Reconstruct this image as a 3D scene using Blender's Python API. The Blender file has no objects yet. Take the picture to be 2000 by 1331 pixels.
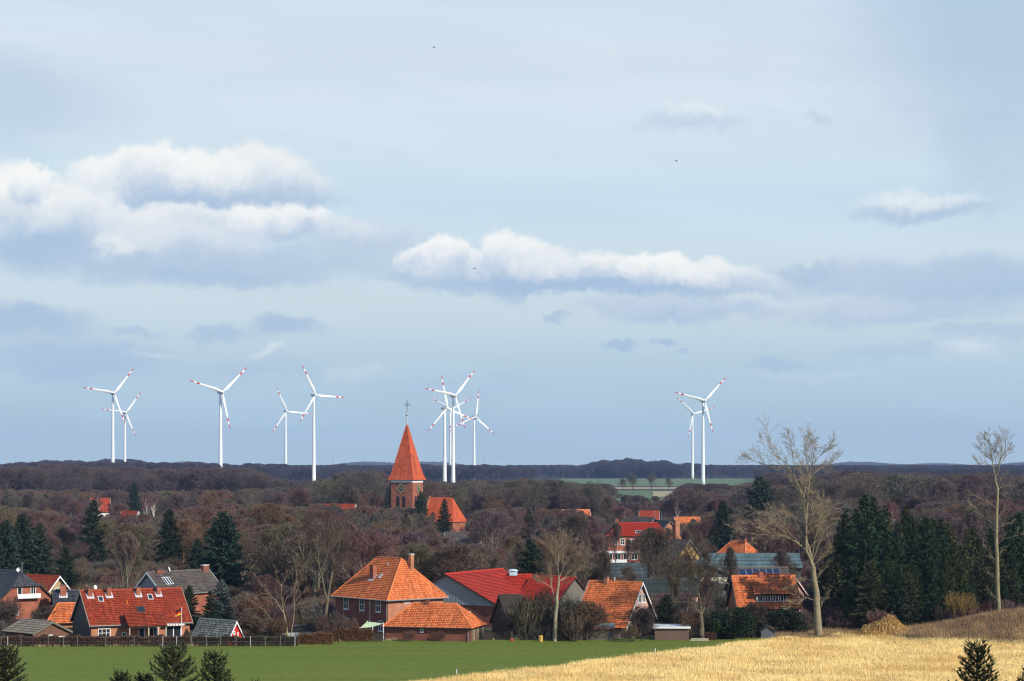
import bpy, math, random
import numpy as np
from mathutils import Vector, Matrix

# ---------------------------------------------------------------- camera, sky, sun
F, CX, HY, CAMH = 4200.0, 1000.0, 905.0, 24.0       # focal length in photo pixels, image centre, horizon row, eye height (m)
scene = bpy.context.scene
COL = scene.collection
cam_d = bpy.data.cameras.new('camera'); cam = bpy.data.objects.new('camera', cam_d); COL.objects.link(cam)
cam.location = (0, 0, CAMH); cam.rotation_euler = (math.pi / 2, 0, 0)
cam_d.sensor_width = 36; cam_d.lens = 36 * F / 2000; cam_d.shift_y = (HY - 665.5) / 2000
cam_d.clip_start = 1; cam_d.clip_end = 30000
scene.camera = cam
SUN_AZ, SUN_EL = math.radians(51), math.radians(31)  # azimuth to the right of straight behind the camera
sdir = Vector((math.sin(SUN_AZ) * math.cos(SUN_EL), -math.cos(SUN_AZ) * math.cos(SUN_EL), math.sin(SUN_EL)))
sun_d = bpy.data.lights.new('sun', 'SUN'); sun_d.energy = 5.0; sun_d.angle = math.radians(0.5); sun_d.color = (1.0, 0.93, 0.82)
sun = bpy.data.objects.new('sun', sun_d); COL.objects.link(sun)
sun.rotation_euler = sdir.to_track_quat('Z', 'Y').to_euler(); sun.location = (60, -40, 120)
scene.view_settings.view_transform = 'Standard'; scene.view_settings.look = 'None'
scene.view_settings.exposure = 0.0; scene.view_settings.gamma = 1.0
scene.render.engine = 'CYCLES'
scene.cycles.use_denoising = True; scene.cycles.denoiser = 'OPENIMAGEDENOISE'; scene.cycles.denoising_prefilter = 'ACCURATE'
scene.cycles.max_bounces = 5; scene.cycles.diffuse_bounces = 2; scene.cycles.volume_bounces = 0
scene.cycles.glossy_bounces = 2; scene.cycles.transmission_bounces = 2
scene.cycles.sample_clamp_indirect = 4.0; scene.cycles.filter_width = 1.2

world = bpy.data.worlds.new('World'); scene.world = world; world.use_nodes = True

def srgb(r, g, b):
    def c(v):
        v /= 255.0
        return v / 12.92 if v <= 0.04045 else ((v + 0.055) / 1.055) ** 2.4
    return (c(r), c(g), c(b), 1.0)

def build_world():
    nt = world.node_tree; nt.nodes.clear(); N, L = nt.nodes, nt.links
    KS = 10.0   # background strength is 0.1, so cloud radiance is written x10
    def math_(tree, op, a, b=None, c=None):
        n = tree.nodes.new('ShaderNodeMath'); n.operation = op
        for i, v in enumerate((a, b, c)):
            if v is None: continue
            if isinstance(v, (int, float)): n.inputs[i].default_value = v
            else: tree.links.new(v, n.inputs[i])
        return n.outputs[0]
    # --- one cloud heap, as a node group
    g = bpy.data.node_groups.new('cloud_heap', 'ShaderNodeTree')
    def inp(name, t='NodeSocketFloat'): g.interface.new_socket(name, in_out='INPUT', socket_type=t)
    for s in ('U', 'V', 'n'): inp(s)
    inp('col', 'NodeSocketColor')
    for s in ('cu', 'cv', 'ru', 'rv', 'alpha', 'white', 'soft'): inp(s)
    g.interface.new_socket('out', in_out='OUTPUT', socket_type='NodeSocketColor')
    gi = g.nodes.new('NodeGroupInput'); go = g.nodes.new('NodeGroupOutput'); I = gi.outputs
    du = math_(g, 'DIVIDE', math_(g, 'SUBTRACT', I['U'], I['cu']), I['ru'])
    dv = math_(g, 'DIVIDE', math_(g, 'SUBTRACT', I['V'], I['cv']), I['rv'])
    neg = math_(g, 'MINIMUM', dv, 0.0)
    dvs = math_(g, 'ADD', dv, math_(g, 'MULTIPLY', neg, 0.35))
    r = math_(g, 'SQRT', math_(g, 'ADD', math_(g, 'MULTIPLY', du, du), math_(g, 'MULTIPLY', dvs, dvs)))
    mr = g.nodes.new('ShaderNodeMapRange'); mr.interpolation_type = 'SMOOTHSTEP'
    g.links.new(r, mr.inputs['Value']); mr.inputs['From Min'].default_value = 1.0
    crisp = g.nodes.new('ShaderNodeMapRange'); g.links.new(dv, crisp.inputs['Value']); crisp.inputs['From Min'].default_value = -0.3; crisp.inputs['From Max'].default_value = 0.45
    crisp.inputs['To Min'].default_value = 1.0; crisp.inputs['To Max'].default_value = 0.6
    g.links.new(math_(g, 'SUBTRACT', 1.0, math_(g, 'MULTIPLY', I['soft'], crisp.outputs[0])), mr.inputs['From Max'])
    a = math_(g, 'MULTIPLY', mr.outputs[0], I['alpha'])
    ms = g.nodes.new('ShaderNodeMapRange'); ms.interpolation_type = 'SMOOTHSTEP'
    g.links.new(math_(g, 'ADD', dv, math_(g, 'MULTIPLY', I['n'], 2.0)), ms.inputs['Value'])
    ms.inputs['From Min'].default_value = -1.05; ms.inputs['From Max'].default_value = 0.6
    t = math_(g, 'MULTIPLY', ms.outputs[0], I['white'])
    mc = g.nodes.new('ShaderNodeMix'); mc.data_type = 'RGBA'
    g.links.new(t, mc.inputs[0])
    d_, w_ = srgb(170, 195, 222), srgb(250, 251, 249)
    mc.inputs[6].default_value = tuple(v * KS for v in d_[:3]) + (1,)
    mc.inputs[7].default_value = tuple(v * KS for v in w_[:3]) + (1,)
    mo = g.nodes.new('ShaderNodeMix'); mo.data_type = 'RGBA'
    g.links.new(a, mo.inputs[0]); g.links.new(I['col'], mo.inputs[6]); g.links.new(mc.outputs[2], mo.inputs[7])
    g.links.new(mo.outputs[2], go.inputs[0])
    # --- direction -> azimuth / elevation
    tc = N.new('ShaderNodeTexCoord'); sp = N.new('ShaderNodeSeparateXYZ'); L.new(tc.outputs['Generated'], sp.inputs[0])
    az = math_(nt, 'ARCTAN2', sp.outputs[0], sp.outputs[1])
    el = math_(nt, 'ARCSINE', sp.outputs[2])
    U0 = math_(nt, 'MULTIPLY', az, F)
    half = math.pi / 10 * F
    U1 = math_(nt, 'WRAP', U0, half, -half)
    V1 = math_(nt, 'MULTIPLY', el, F)
    def noise(scale, detail, rough, vec=None):
        n = N.new('ShaderNodeTexNoise'); n.inputs['Scale'].default_value = scale
        n.inputs['Detail'].default_value = detail; n.inputs['Roughness'].default_value = rough
        L.new(vec or tc.outputs['Generated'], n.inputs['Vector']); return n
    n1 = noise(34, 11, 0.64); n2 = noise(16, 5, 0.55)
    s1 = N.new('ShaderNodeSeparateColor'); L.new(n1.outputs['Color'], s1.inputs[0])
    nb = math_(nt, 'SUBTRACT', s1.outputs[2], 0.5)
    U = math_(nt, 'ADD', U1, math_(nt, 'MULTIPLY', math_(nt, 'SUBTRACT', s1.outputs[0], 0.5), 150.0))
    V = math_(nt, 'ADD', V1, math_(nt, 'MULTIPLY', math_(nt, 'SUBTRACT', s1.outputs[1], 0.5), 85.0))
    n5 = noise(120, 6, 0.6); s5 = N.new('ShaderNodeSeparateColor'); L.new(n5.outputs['Color'], s5.inputs[0])   # cauliflower billows
    U = math_(nt, 'ADD', U, math_(nt, 'MULTIPLY', math_(nt, 'SUBTRACT', s5.outputs[0], 0.5), 42.0))
    V = math_(nt, 'ADD', V, math_(nt, 'MULTIPLY', math_(nt, 'SUBTRACT', s5.outputs[1], 0.5), 34.0))
    # --- clear air: physical sky
    sky = N.new('ShaderNodeTexSky'); sky.sky_type = 'NISHITA'; sky.sun_disc = False
    sky.sun_elevation = SUN_EL; sky.sun_rotation = math.pi - SUN_AZ
    sky.altitude = 50; sky.air_density = 1.0; sky.dust_density = 1.5; sky.ozone_density = 1.2
    # --- thin high veil, thicker low down
    cr = N.new('ShaderNodeValToRGB'); el_n = math_(nt, 'DIVIDE', el, math.pi / 2); L.new(el_n, cr.inputs[0])
    E = cr.color_ramp.elements
    def at(y): return math.atan((HY - y) / F) / (math.pi / 2)
    stops = [(at(905), (186, 212, 224)), (at(800), (184, 211, 225)), (at(715), (189, 214, 228)), (at(610), (208, 224, 232)),
             (at(500), (211, 228, 237)), (at(400), (206, 228, 241)), (at(280), (215, 231, 241)), (at(100), (217, 230, 241)),
             (at(-150), (200, 222, 241)), (0.35, (150, 186, 225)), (1.0, (92, 138, 196))]
    while len(E) < len(stops): E.new(0.5)
    for e, (p, c) in zip(E, stops):
        e.position = max(p, 0.0); e.color = srgb(*c)
    mul = N.new('ShaderNodeVectorMath'); mul.operation = 'SCALE'; mul.inputs['Scale'].default_value = KS
    L.new(cr.outputs[0], mul.inputs[0])
    # streaky cirrus: the veil thins in long flat streaks
    mp = N.new('ShaderNodeCombineXYZ')
    L.new(math_(nt, 'MULTIPLY', U1, 0.0016), mp.inputs[0])
    L.new(math_(nt, 'ADD', math_(nt, 'MULTIPLY', V1, 0.011), math_(nt, 'MULTIPLY', U1, 0.0012)), mp.inputs[1])
    n3 = noise(1.0, 4, 0.5, mp.outputs[0])
    thin = N.new('ShaderNodeMapRange'); L.new(n3.outputs[0], thin.inputs['Value'])
    thin.inputs['From Min'].default_value = 0.42; thin.inputs['From Max'].default_value = 0.62
    thin.inputs['To Min'].default_value = 0.92; thin.inputs['To Max'].default_value = 1.0
    mv = N.new('ShaderNodeMix'); mv.data_type = 'RGBA'
    L.new(thin.outputs[0], mv.inputs[0]); L.new(sky.outputs[0], mv.inputs[6]); L.new(mul.outputs[0], mv.inputs[7])
    col = mv.outputs[2]
    # --- cumulus: (x, y, rx, ry, alpha, whiteness, softness) as seen from the hill
    H = [
        (1990, 90, 400, 330, .62, .0, 1.), (1960, 330, 160, 160, .3, .0, 1.), (-60, 220, 330, 130, .38, .0, 1.),
        (50, 640, 150, 48, .75, .0, .9), (150, 715, 210, 55, .7, .05, .9), (250, 648, 60, 14, .5, .0, .9), (420, 652, 80, 22, .6, .0, .9),
        (565, 646, 80, 32, .7, .0, .9), (300, 694, 60, 9, .25, .9, 1.), (540, 694, 40, 13, .3, 1., 1.), (690, 735, 80, 24, .3, .7, 1.),
        (500, 725, 160, 26, .4, .1, .9), (900, 760, 260, 30, .3, .1, .9),
        (1210, 682, 48, 16, .7, .0, .8), (1292, 664, 32, 13, .7, .0, .8), (1335, 682, 20, 8, .5, .0, .8), (1520, 714, 66, 16, .5, .0, .9),
        (1750, 692, 140, 22, .5, .1, .9), (1890, 697, 66, 30, .4, .8, 1.), (1600, 740, 160, 20, .3, .5, 1.), (1930, 650, 150, 22, .4, .0, .9),
        (1090, 621, 38, 11, .6, .0, .8), (990, 576, 48, 24, .55, .0, .9), (1320, 606, 200, 34, 1., .3, .8), (1480, 590, 80, 24, .5, .6, .9),
        (1710, 614, 200, 30, .95, .3, .8), (1900, 610, 130, 24, .5, .2, .9),
        (1700, 552, 270, 48, 1., .25, .9), (1920, 564, 240, 62, 1., .15, .9), (1570, 540, 80, 28, .7, .1, .8),
        (80, 490, 190, 62, .8, .0, 1.), (330, 520, 340, 52, .75, .12, 1.), (620, 515, 320, 50, .62, .2, 1.), (420, 550, 280, 24, .55, .0, 1.),
        (880, 545, 170, 20, .6, .0, .9), (730, 466, 120, 42, .75, .45, .8),
        (1150, 560, 360, 24, .85, .0, .8), (1300, 572, 220, 14, .5, .0, .9),
        (930, 524, 130, 38, .9, .85, .6), (860, 508, 62, 40, .95, 1., .5), (1000, 508, 82, 54, 1., 1., .45), (1085, 528, 95, 36, .9, .8, .6),
        (1190, 520, 66, 34, .9, .9, .6), (1290, 530, 75, 40, .9, 1., .5), (1385, 540, 95, 35, .85, .9, .6), (1475, 550, 70, 26, .6, .7, .8),
        (1340, 242, 130, 28, .36, .1, 1.), (1355, 222, 66, 32, .38, .9, 1.), (1600, 232, 36, 20, .25, .0, .9),
        (1800, 418, 150, 24, .6, .0, .8), (1790, 400, 125, 30, .6, .9, 1.), (1870, 406, 80, 18, .28, .7, 1.),
        (250, 430, 250, 52, .85, .75, .7), (430, 436, 210, 50, .9, .8, .6), (560, 434, 120, 44, .9, .95, .5), (340, 475, 180, 44, .8, .65, .8),
        (660, 455, 90, 34, .6, .7, .9), (215, 482, 44, 34, .5, .95, .9),
        (400, 386, 290, 26, .8, .0, .8), (600, 366, 88, 40, .85, .7, .7), (510, 346, 120, 60, .95, .85, .55), (240, 352, 115, 48, .95, .95, .5),
        (330, 344, 110, 60, 1., 1., .45), (410, 350, 110, 56, .95, .95, .5),
        (100, 412, 150, 66, .9, .85, .7), (20, 390, 110, 72, .95, 1., .6), (60, 360, 48, 46, 1., 1., .45),
    ]
    for (x, y, rx, ry, al, wh, so) in H:
        rx *= 1.16; ry *= 1.18; so = min(1, .2 + so * .75); al = min(1, al * 1.1)
        n = N.new('ShaderNodeGroup'); n.node_tree = g
        a0 = math.atan((x - CX) / F); e0 = math.atan((HY - y) / F * math.cos(a0))
        L.new(U, n.inputs['U']); L.new(V, n.inputs['V']); L.new(nb, n.inputs['n']); L.new(col, n.inputs['col'])
        for k, v in (('cu', a0 * F), ('cv', e0 * F), ('ru', rx), ('rv', ry), ('alpha', al), ('white', wh), ('soft', so)):
            n.inputs[k].default_value = v
        col = n.outputs[0]
    bg = N.new('ShaderNodeBackground'); bg.inputs['Strength'].default_value = 1.0 / KS
    out = N.new('ShaderNodeOutputWorld'); L.new(col, bg.inputs[0]); L.new(bg.outputs[0], out.inputs[0])
    world.cycles.sampling_method = 'MANUAL'; world.cycles.sample_map_resolution = 512
build_world()

# ---------------------------------------------------------------- helpers
rng = random.Random(7)
def terrain(X, Y):
    """flat valley floor; the viewpoint's hill in front, a grassy bank on the right"""
    z = 0.0
    if Y < 232:
        t = max(0.0, min(1.0, (232 - Y) / 232.0)); z += 21.3 * t ** 1.35
    z += 3.3 * math.exp(-((X - 72) / 13.0) ** 2 - ((Y - 299) / 7.0) ** 2)
    return z
def G(x, d):
    X = (x - CX) / F * d
    return Vector((X, d, terrain(X, d)))
def zat(y, d): return CAMH - (y - HY) / F * d
def azof(x): return math.atan((x - CX) / F)

class MB:
    """collects vertices / faces (with uv and material index) into one mesh"""
    def __init__(s): s.v = []; s.f = []; s.m = []; s.uv = []
    def add(s, vs, fs, mi=0, uvs=None):
        o = len(s.v); s.v += [tuple(p) for p in vs]; s.uv += (uvs if uvs else [(0.0, 0.0)] * len(vs))
        for f in fs: s.f.append(tuple(i + o for i in f)); s.m.append(mi)
        return s
    def box(s, x0, x1, y0, y1, z0, z1, mi=0):
        v = [(x, y, z) for z in (z0, z1) for y in (y0, y1) for x in (x0, x1)]
        return s.add(v, [(0, 2, 3, 1), (4, 5, 7, 6), (0, 1, 5, 4), (2, 6, 7, 3), (0, 4, 6, 2), (1, 3, 7, 5)], mi)
    def obox(s, c, U, Nn, Z, su, sn, sz, mi=0):
        c = Vector(c); U = Vector(U); Nn = Vector(Nn); Z = Vector(Z)
        v = [c + U * (a * su / 2) + Nn * (b * sn / 2) + Z * (k * sz / 2) for k in (-1, 1) for b in (-1, 1) for a in (-1, 1)]
        return s.add(v, [(0, 2, 3, 1), (4, 5, 7, 6), (0, 1, 5, 4), (2, 6, 7, 3), (0, 4, 6, 2), (1, 3, 7, 5)], mi)
    def prism(s, poly, off, mi=0):
        n = len(poly); off = Vector(off); a = [Vector(p) for p in poly]
        fs = [tuple(range(n))[::-1], tuple(range(n, 2 * n))] + [(i, (i + 1) % n, n + (i + 1) % n, n + i) for i in range(n)]
        return s.add(a + [p + off for p in a], fs, mi)
    def tube(s, pts, rad, k=8, mi=0, cap=True):
        pts = [Vector(p) for p in pts]; rad = rad if hasattr(rad, '__len__') else [rad] * len(pts); vs = []
        for i, p in enumerate(pts):
            d = (pts[min(i + 1, len(pts) - 1)] - pts[max(i - 1, 0)]).normalized()
            a = d.orthogonal().normalized() if abs(d.z) < 0.99 else Vector((1, 0, 0)); b = d.cross(a).normalized(); a = b.cross(d)
            for j in range(k):
                t = 2 * math.pi * j / k; vs.append(p + (a * math.cos(t) + b * math.sin(t)) * rad[i])
        fs = [(i * k + j, i * k + (j + 1) % k, (i + 1) * k + (j + 1) % k, (i + 1) * k + j) for i in range(len(pts) - 1) for j in range(k)]
        if cap: fs += [tuple(range(k))[::-1], tuple(range((len(pts) - 1) * k, len(pts) * k))]
        return s.add(vs, fs, mi)
    def mesh(s, name, mats, smooth=False):
        me = bpy.data.meshes.new(name); me.from_pydata(s.v, [], s.f)
        for m in (mats if isinstance(mats, (list, tuple)) else [mats]): me.materials.append(m)
        me.polygons.foreach_set('material_index', s.m)
        if any(u != (0.0, 0.0) for u in s.uv[:2000]):
            ul = me.uv_layers.new(name='UVMap'); li = np.empty(len(me.loops), dtype=np.int32)
            me.loops.foreach_get('vertex_index', li); ul.data.foreach_set('uv', np.array(s.uv, dtype=np.float32)[li].ravel())
        if smooth: me.polygons.foreach_set('use_smooth', [True] * len(me.polygons))
        me.update(); return me
    def obj(s, name, mats, parent=None, smooth=False):
        return link(name, s.mesh(name, mats, smooth), parent)
def link(name, me, parent=None):
    o = bpy.data.objects.new(name, me); COL.objects.link(o)
    if parent: o.parent = parent
    return o
def tag(o, label, cat, group=None):
    o['label'] = label; o['category'] = cat
    if group: o['group'] = group
    return o
def thing(name, label, cat, loc=(0, 0, 0), rz=0.0, group=None, scale=1.0):
    o = bpy.data.objects.new(name, None); COL.objects.link(o); o.location = loc; o.rotation_euler = (0, 0, rz)
    o.empty_display_size = 0.5
    if scale != 1.0: o.scale = (scale,) * 3 if isinstance(scale, (int, float)) else scale
    return tag(o, label, cat, group)
def np_mesh(name, verts, faces_tri, mats):
    """fast triangle mesh from arrays"""
    me = bpy.data.meshes.new(name); nv, nf = len(verts), len(faces_tri)
    me.vertices.add(nv); me.vertices.foreach_set('co', np.asarray(verts, dtype=np.float32).ravel())
    me.loops.add(nf * 3); me.loops.foreach_set('vertex_index', np.asarray(faces_tri, dtype=np.int32).ravel())
    me.polygons.add(nf); me.polygons.foreach_set('loop_start', np.arange(0, nf * 3, 3, dtype=np.int32))
    for m in (mats if isinstance(mats, (list, tuple)) else [mats]): me.materials.append(m)
    me.update(calc_edges=True); return me

# ---------------------------------------------------------------- materials
MATS = {}
def mat(name, col, rough=0.85, var=0.18, scale=3.0, bump=0.0, bscale=None, spec=0.25, metal=0.0, col2=None, mixscale=None, objcol=False, detail=5, lo=.35, hi=.65):
    if name in MATS: return MATS[name]
    m = bpy.data.materials.new(name); m.use_nodes = True; nt = m.node_tree; N, L = nt.nodes, nt.links
    b = N['Principled BSDF']; b.inputs['Roughness'].default_value = rough; b.inputs['Metallic'].default_value = metal
    b.inputs['Specular IOR Level'].default_value = spec
    tc = N.new('ShaderNodeTexCoord')
    n = N.new('ShaderNodeTexNoise'); n.inputs['Scale'].default_value = scale; n.inputs['Detail'].default_value = detail
    L.new(tc.outputs['Object'], n.inputs['Vector'])
    if objcol:
        oi = N.new('ShaderNodeObjectInfo'); base = oi.outputs['Color']
    elif col2 is not None:
        n2 = N.new('ShaderNodeTexNoise'); n2.inputs['Scale'].default_value = mixscale or scale * 0.3; n2.inputs['Detail'].default_value = 6
        L.new(tc.outputs['Object'], n2.inputs['Vector'])
        mr0 = N.new('ShaderNodeMapRange'); L.new(n2.outputs[0], mr0.inputs[0]); mr0.inputs[1].default_value = lo; mr0.inputs[2].default_value = hi
        mx = N.new('ShaderNodeMix'); mx.data_type = 'RGBA'; L.new(mr0.outputs[0], mx.inputs[0])
        mx.inputs[6].default_value = tuple(col) + (1,); mx.inputs[7].default_value = tuple(col2) + (1,); base = mx.outputs[2]
    else:
        rgb = N.new('ShaderNodeRGB'); rgb.outputs[0].default_value = tuple(col) + (1,); base = rgb.outputs[0]
    mr = N.new('ShaderNodeMapRange'); L.new(n.outputs[0], mr.inputs[0]); mr.inputs[1].default_value = 0.25; mr.inputs[2].default_value = 0.75
    mr.inputs[3].default_value = 1 - var; mr.inputs[4].default_value = 1 + var
    sc = N.new('ShaderNodeVectorMath'); sc.operation = 'SCALE'; L.new(base, sc.inputs[0]); L.new(mr.outputs[0], sc.inputs['Scale'])
    L.new(sc.outputs[0], b.inputs['Base Color'])
    if bump:
        bp = N.new('ShaderNodeBump'); bp.inputs['Strength'].default_value = bump; bp.inputs['Distance'].default_value = 0.05
        nb = N.new('ShaderNodeTexNoise'); nb.inputs['Scale'].default_value = bscale or scale * 4; nb.inputs['Detail'].default_value = 4
        L.new(tc.outputs['Object'], nb.inputs['Vector']); L.new(nb.outputs[0], bp.inputs['Height']); L.new(bp.outputs[0], b.inputs['Normal'])
    MATS[name] = m; return m

def tile_mat(name, c1, c2, c3, wear=(0.10, 0.09, 0.07), wear_amt=0.5, rough=0.75):
    """per-tile colour from the tile's uv cell, plus blotches of lichen and soot"""
    m = bpy.data.materials.new(name); m.use_nodes = True; nt = m.node_tree; N, L = nt.nodes, nt.links
    b = N['Principled BSDF']; b.inputs['Roughness'].default_value = rough; b.inputs['Specular IOR Level'].default_value = 0.2
    uv = N.new('ShaderNodeUVMap'); fl = N.new('ShaderNodeVectorMath'); fl.operation = 'FLOOR'; L.new(uv.outputs[0], fl.inputs[0])
    wn = N.new('ShaderNodeTexWhiteNoise'); wn.noise_dimensions = '2D'; L.new(fl.outputs[0], wn.inputs['Vector'])
    cr = N.new('ShaderNodeValToRGB'); L.new(wn.outputs['Value'], cr.inputs[0]); E = cr.color_ramp.elements
    E[0].color = tuple(c1) + (1,); E[1].color = tuple(c3) + (1,); e = E.new(0.5); e.color = tuple(c2) + (1,)
    tc = N.new('ShaderNodeTexCoord'); n = N.new('ShaderNodeTexNoise'); n.inputs['Scale'].default_value = 0.9; n.inputs['Detail'].default_value = 8
    n.inputs['Roughness'].default_value = 0.7; L.new(tc.outputs['Object'], n.inputs['Vector'])
    mr = N.new('ShaderNodeMapRange'); L.new(n.outputs[0], mr.inputs[0]); mr.inputs[1].default_value = 0.47; mr.inputs[2].default_value = 0.74
    mr.inputs[4].default_value = wear_amt
    mx = N.new('ShaderNodeMix'); mx.data_type = 'RGBA'; L.new(mr.outputs[0], mx.inputs[0]); L.new(cr.outputs[0], mx.inputs[6])
    mx.inputs[7].default_value = tuple(wear) + (1,)
    sv = N.new('ShaderNodeVectorMath'); sv.operation = 'MULTIPLY'; L.new(uv.outputs[0], sv.inputs[0]); sv.inputs[1].default_value = (.55, .07, 1)
    n2 = N.new('ShaderNodeTexNoise'); n2.inputs['Scale'].default_value = 1.0; n2.inputs['Detail'].default_value = 6; n2.inputs['Roughness'].default_value = .65; L.new(sv.outputs[0], n2.inputs['Vector'])
    m2 = N.new('ShaderNodeMapRange'); L.new(n2.outputs[0], m2.inputs[0]); m2.inputs[1].default_value = .3; m2.inputs[2].default_value = .7; m2.inputs[3].default_value = .62; m2.inputs[4].default_value = 1.18
    s2 = N.new('ShaderNodeVectorMath'); s2.operation = 'SCALE'; L.new(mx.outputs[2], s2.inputs[0]); L.new(m2.outputs[0], s2.inputs['Scale']); L.new(s2.outputs[0], b.inputs['Base Color'])
    MATS[name] = m; return m

def brick_mat(name, c1, c2, mortar=(0.36, 0.31, 0.25)):
    m = bpy.data.materials.new(name); m.use_nodes = True; nt = m.node_tree; N, L = nt.nodes, nt.links
    b = N['Principled BSDF']; b.inputs['Roughness'].default_value = 0.9; b.inputs['Specular IOR Level'].default_value = 0.15
    tc = N.new('ShaderNodeTexCoord'); ad = N.new('ShaderNodeVectorMath'); ad.operation = 'MULTIPLY_ADD'
    sp = N.new('ShaderNodeSeparateXYZ'); L.new(tc.outputs['Object'], sp.inputs[0])
    sm = N.new('ShaderNodeMath'); sm.operation = 'ADD'; L.new(sp.outputs[0], sm.inputs[0]); L.new(sp.outputs[1], sm.inputs[1])
    cb = N.new('ShaderNodeCombineXYZ'); L.new(sm.outputs[0], cb.inputs[0]); L.new(sp.outputs[2], cb.inputs[1])
    br = N.new('ShaderNodeTexBrick'); L.new(cb.outputs[0], br.inputs['Vector']); br.inputs['Scale'].default_value = 1.0
    br.inputs['Brick Width'].default_value = 0.25; br.inputs['Row Height'].default_value = 0.075; br.inputs['Mortar Size'].default_value = 0.01
    br.inputs['Color1'].default_value = tuple(c1) + (1,); br.inputs['Color2'].default_value = tuple(c2) + (1,); br.inputs['Mortar'].default_value = tuple(mortar) + (1,)
    n = N.new('ShaderNodeTexNoise'); n.inputs['Scale'].default_value = 0.8; n.inputs['Detail'].default_value = 7; L.new(tc.outputs['Object'], n.inputs['Vector'])
    mr = N.new('ShaderNodeMapRange'); L.new(n.outputs[0], mr.inputs[0]); mr.inputs[1].default_value = .3; mr.inputs[2].default_value = .7; mr.inputs[3].default_value = .7; mr.inputs[4].default_value = 1.2
    sc = N.new('ShaderNodeVectorMath'); sc.operation = 'SCALE'; L.new(br.outputs['Color'], sc.inputs[0]); L.new(mr.outputs[0], sc.inputs['Scale'])
    L.new(sc.outputs[0], b.inputs['Base Color']); nt.nodes.remove(ad)
    MATS[name] = m; return m

T_ORANGE = tile_mat('orange_tile', (0.52, 0.118, 0.036), (0.67, 0.170, 0.052), (0.76, 0.228, 0.075), (0.16, 0.09, 0.05), 0.55)
T_RED = tile_mat('red_tile', (0.26, 0.033, 0.013), (0.33, 0.046, 0.018), (0.41, 0.068, 0.026), (0.15, 0.055, 0.032), 0.6)
T_BARN = tile_mat('barn_red_tile', (0.42, 0.026, 0.010), (0.47, 0.033, 0.012), (0.51, 0.043, 0.018), (0.22, 0.05, 0.035), 0.5, 0.6)
T_SPIRE = tile_mat('spire_tile', (0.50, 0.075, 0.026), (0.57, 0.10, 0.034), (0.64, 0.13, 0.045), (0.16, 0.07, 0.04), 0.45)
T_SLATE = tile_mat('slate', (0.045, 0.045, 0.055), (0.06, 0.06, 0.07), (0.085, 0.085, 0.09), (0.12, 0.11, 0.10), 0.5, 0.55)
T_BROWN = tile_mat('brown_grey_tile', (0.075, 0.058, 0.055), (0.10, 0.08, 0.075), (0.14, 0.115, 0.105), (0.20, 0.17, 0.12), 0.7)
T_MOSS = tile_mat('mossy_grey_tile', (0.13, 0.13, 0.12), (0.21, 0.21, 0.19), (0.33, 0.32, 0.28), (0.10, 0.11, 0.05), 0.75)
T_WOODROOF = tile_mat('weathered_roofing', (0.22, 0.17, 0.13), (0.28, 0.22, 0.16), (0.33, 0.27, 0.20), (0.13, 0.09, 0.07), 0.7)
T_TEAL = tile_mat('green_sheet_roof', (0.085, 0.125, 0.12), (0.10, 0.145, 0.14), (0.115, 0.165, 0.155), (0.07, 0.08, 0.07), 0.6, 0.5)
T_DKGREEN = tile_mat('dark_sheet_roof', (0.05, 0.062, 0.058), (0.06, 0.075, 0.07), (0.07, 0.085, 0.08), (0.05, 0.05, 0.04), 0.6, 0.6)
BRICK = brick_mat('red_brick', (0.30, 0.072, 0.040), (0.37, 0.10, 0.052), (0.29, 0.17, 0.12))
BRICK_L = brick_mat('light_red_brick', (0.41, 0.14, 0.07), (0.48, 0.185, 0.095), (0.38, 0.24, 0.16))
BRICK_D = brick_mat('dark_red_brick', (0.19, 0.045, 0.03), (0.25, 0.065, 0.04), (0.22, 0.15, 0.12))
WHITE = mat('white_paint', (0.80, 0.80, 0.78), 0.5, 0.05)
CREAM = mat('cream_render', (0.66, 0.60, 0.46), 0.85, 0.1)
PINK = mat('pale_pink_render', (0.55, 0.33, 0.27), 0.85, 0.2)
GLASS = mat('window_glass', (0.02, 0.025, 0.03), 0.08, 0.1, spec=0.6)
DARKWOOD = mat('dark_wood', (0.055, 0.038, 0.028), 0.9, 0.3, 6)
BROWNWOOD = mat('brown_boards', (0.15, 0.075, 0.05), 0.9, 0.3, 5)
GREYWOOD = mat('grey_weathered_wood', (0.15, 0.135, 0.11), 0.9, 0.3, 6)
REDWOOD = mat('red_paint', (0.46, 0.02, 0.018), 0.6, 0.12)
GREYMETAL = mat('grey_blue_cladding', (0.30, 0.35, 0.37), 0.5, 0.12, 2)
LEAD = mat('lead_flashing', (0.55, 0.55, 0.56), 0.5, 0.15)
DKMETAL = mat('dark_metal', (0.05, 0.05, 0.055), 0.5, 0.1)
GUTTER = mat('zinc_gutter', (0.22, 0.22, 0.22), 0.45, 0.1)
STEEL = mat('galvanised_steel', (0.45, 0.46, 0.47), 0.45, 0.1)
TURB = mat('turbine_white', (0.80, 0.81, 0.80), 0.35, 0.02, 0.2, spec=0.4)
TRED = mat('turbine_red', (0.50, 0.03, 0.03), 0.4, 0.05)
GREYRENDER = mat('grey_render', (0.22, 0.23, 0.25), 0.85, 0.12)
DKGREENWALL = mat('dark_green_cladding', (0.075, 0.085, 0.078), 0.7, 0.15)
TEALMETAL = mat('green_sheet', (0.10, 0.14, 0.135), 0.5, 0.1)
PANEL = mat('solar_glass', (0.015, 0.025, 0.06), 0.12, 0.1, spec=0.6)

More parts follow.
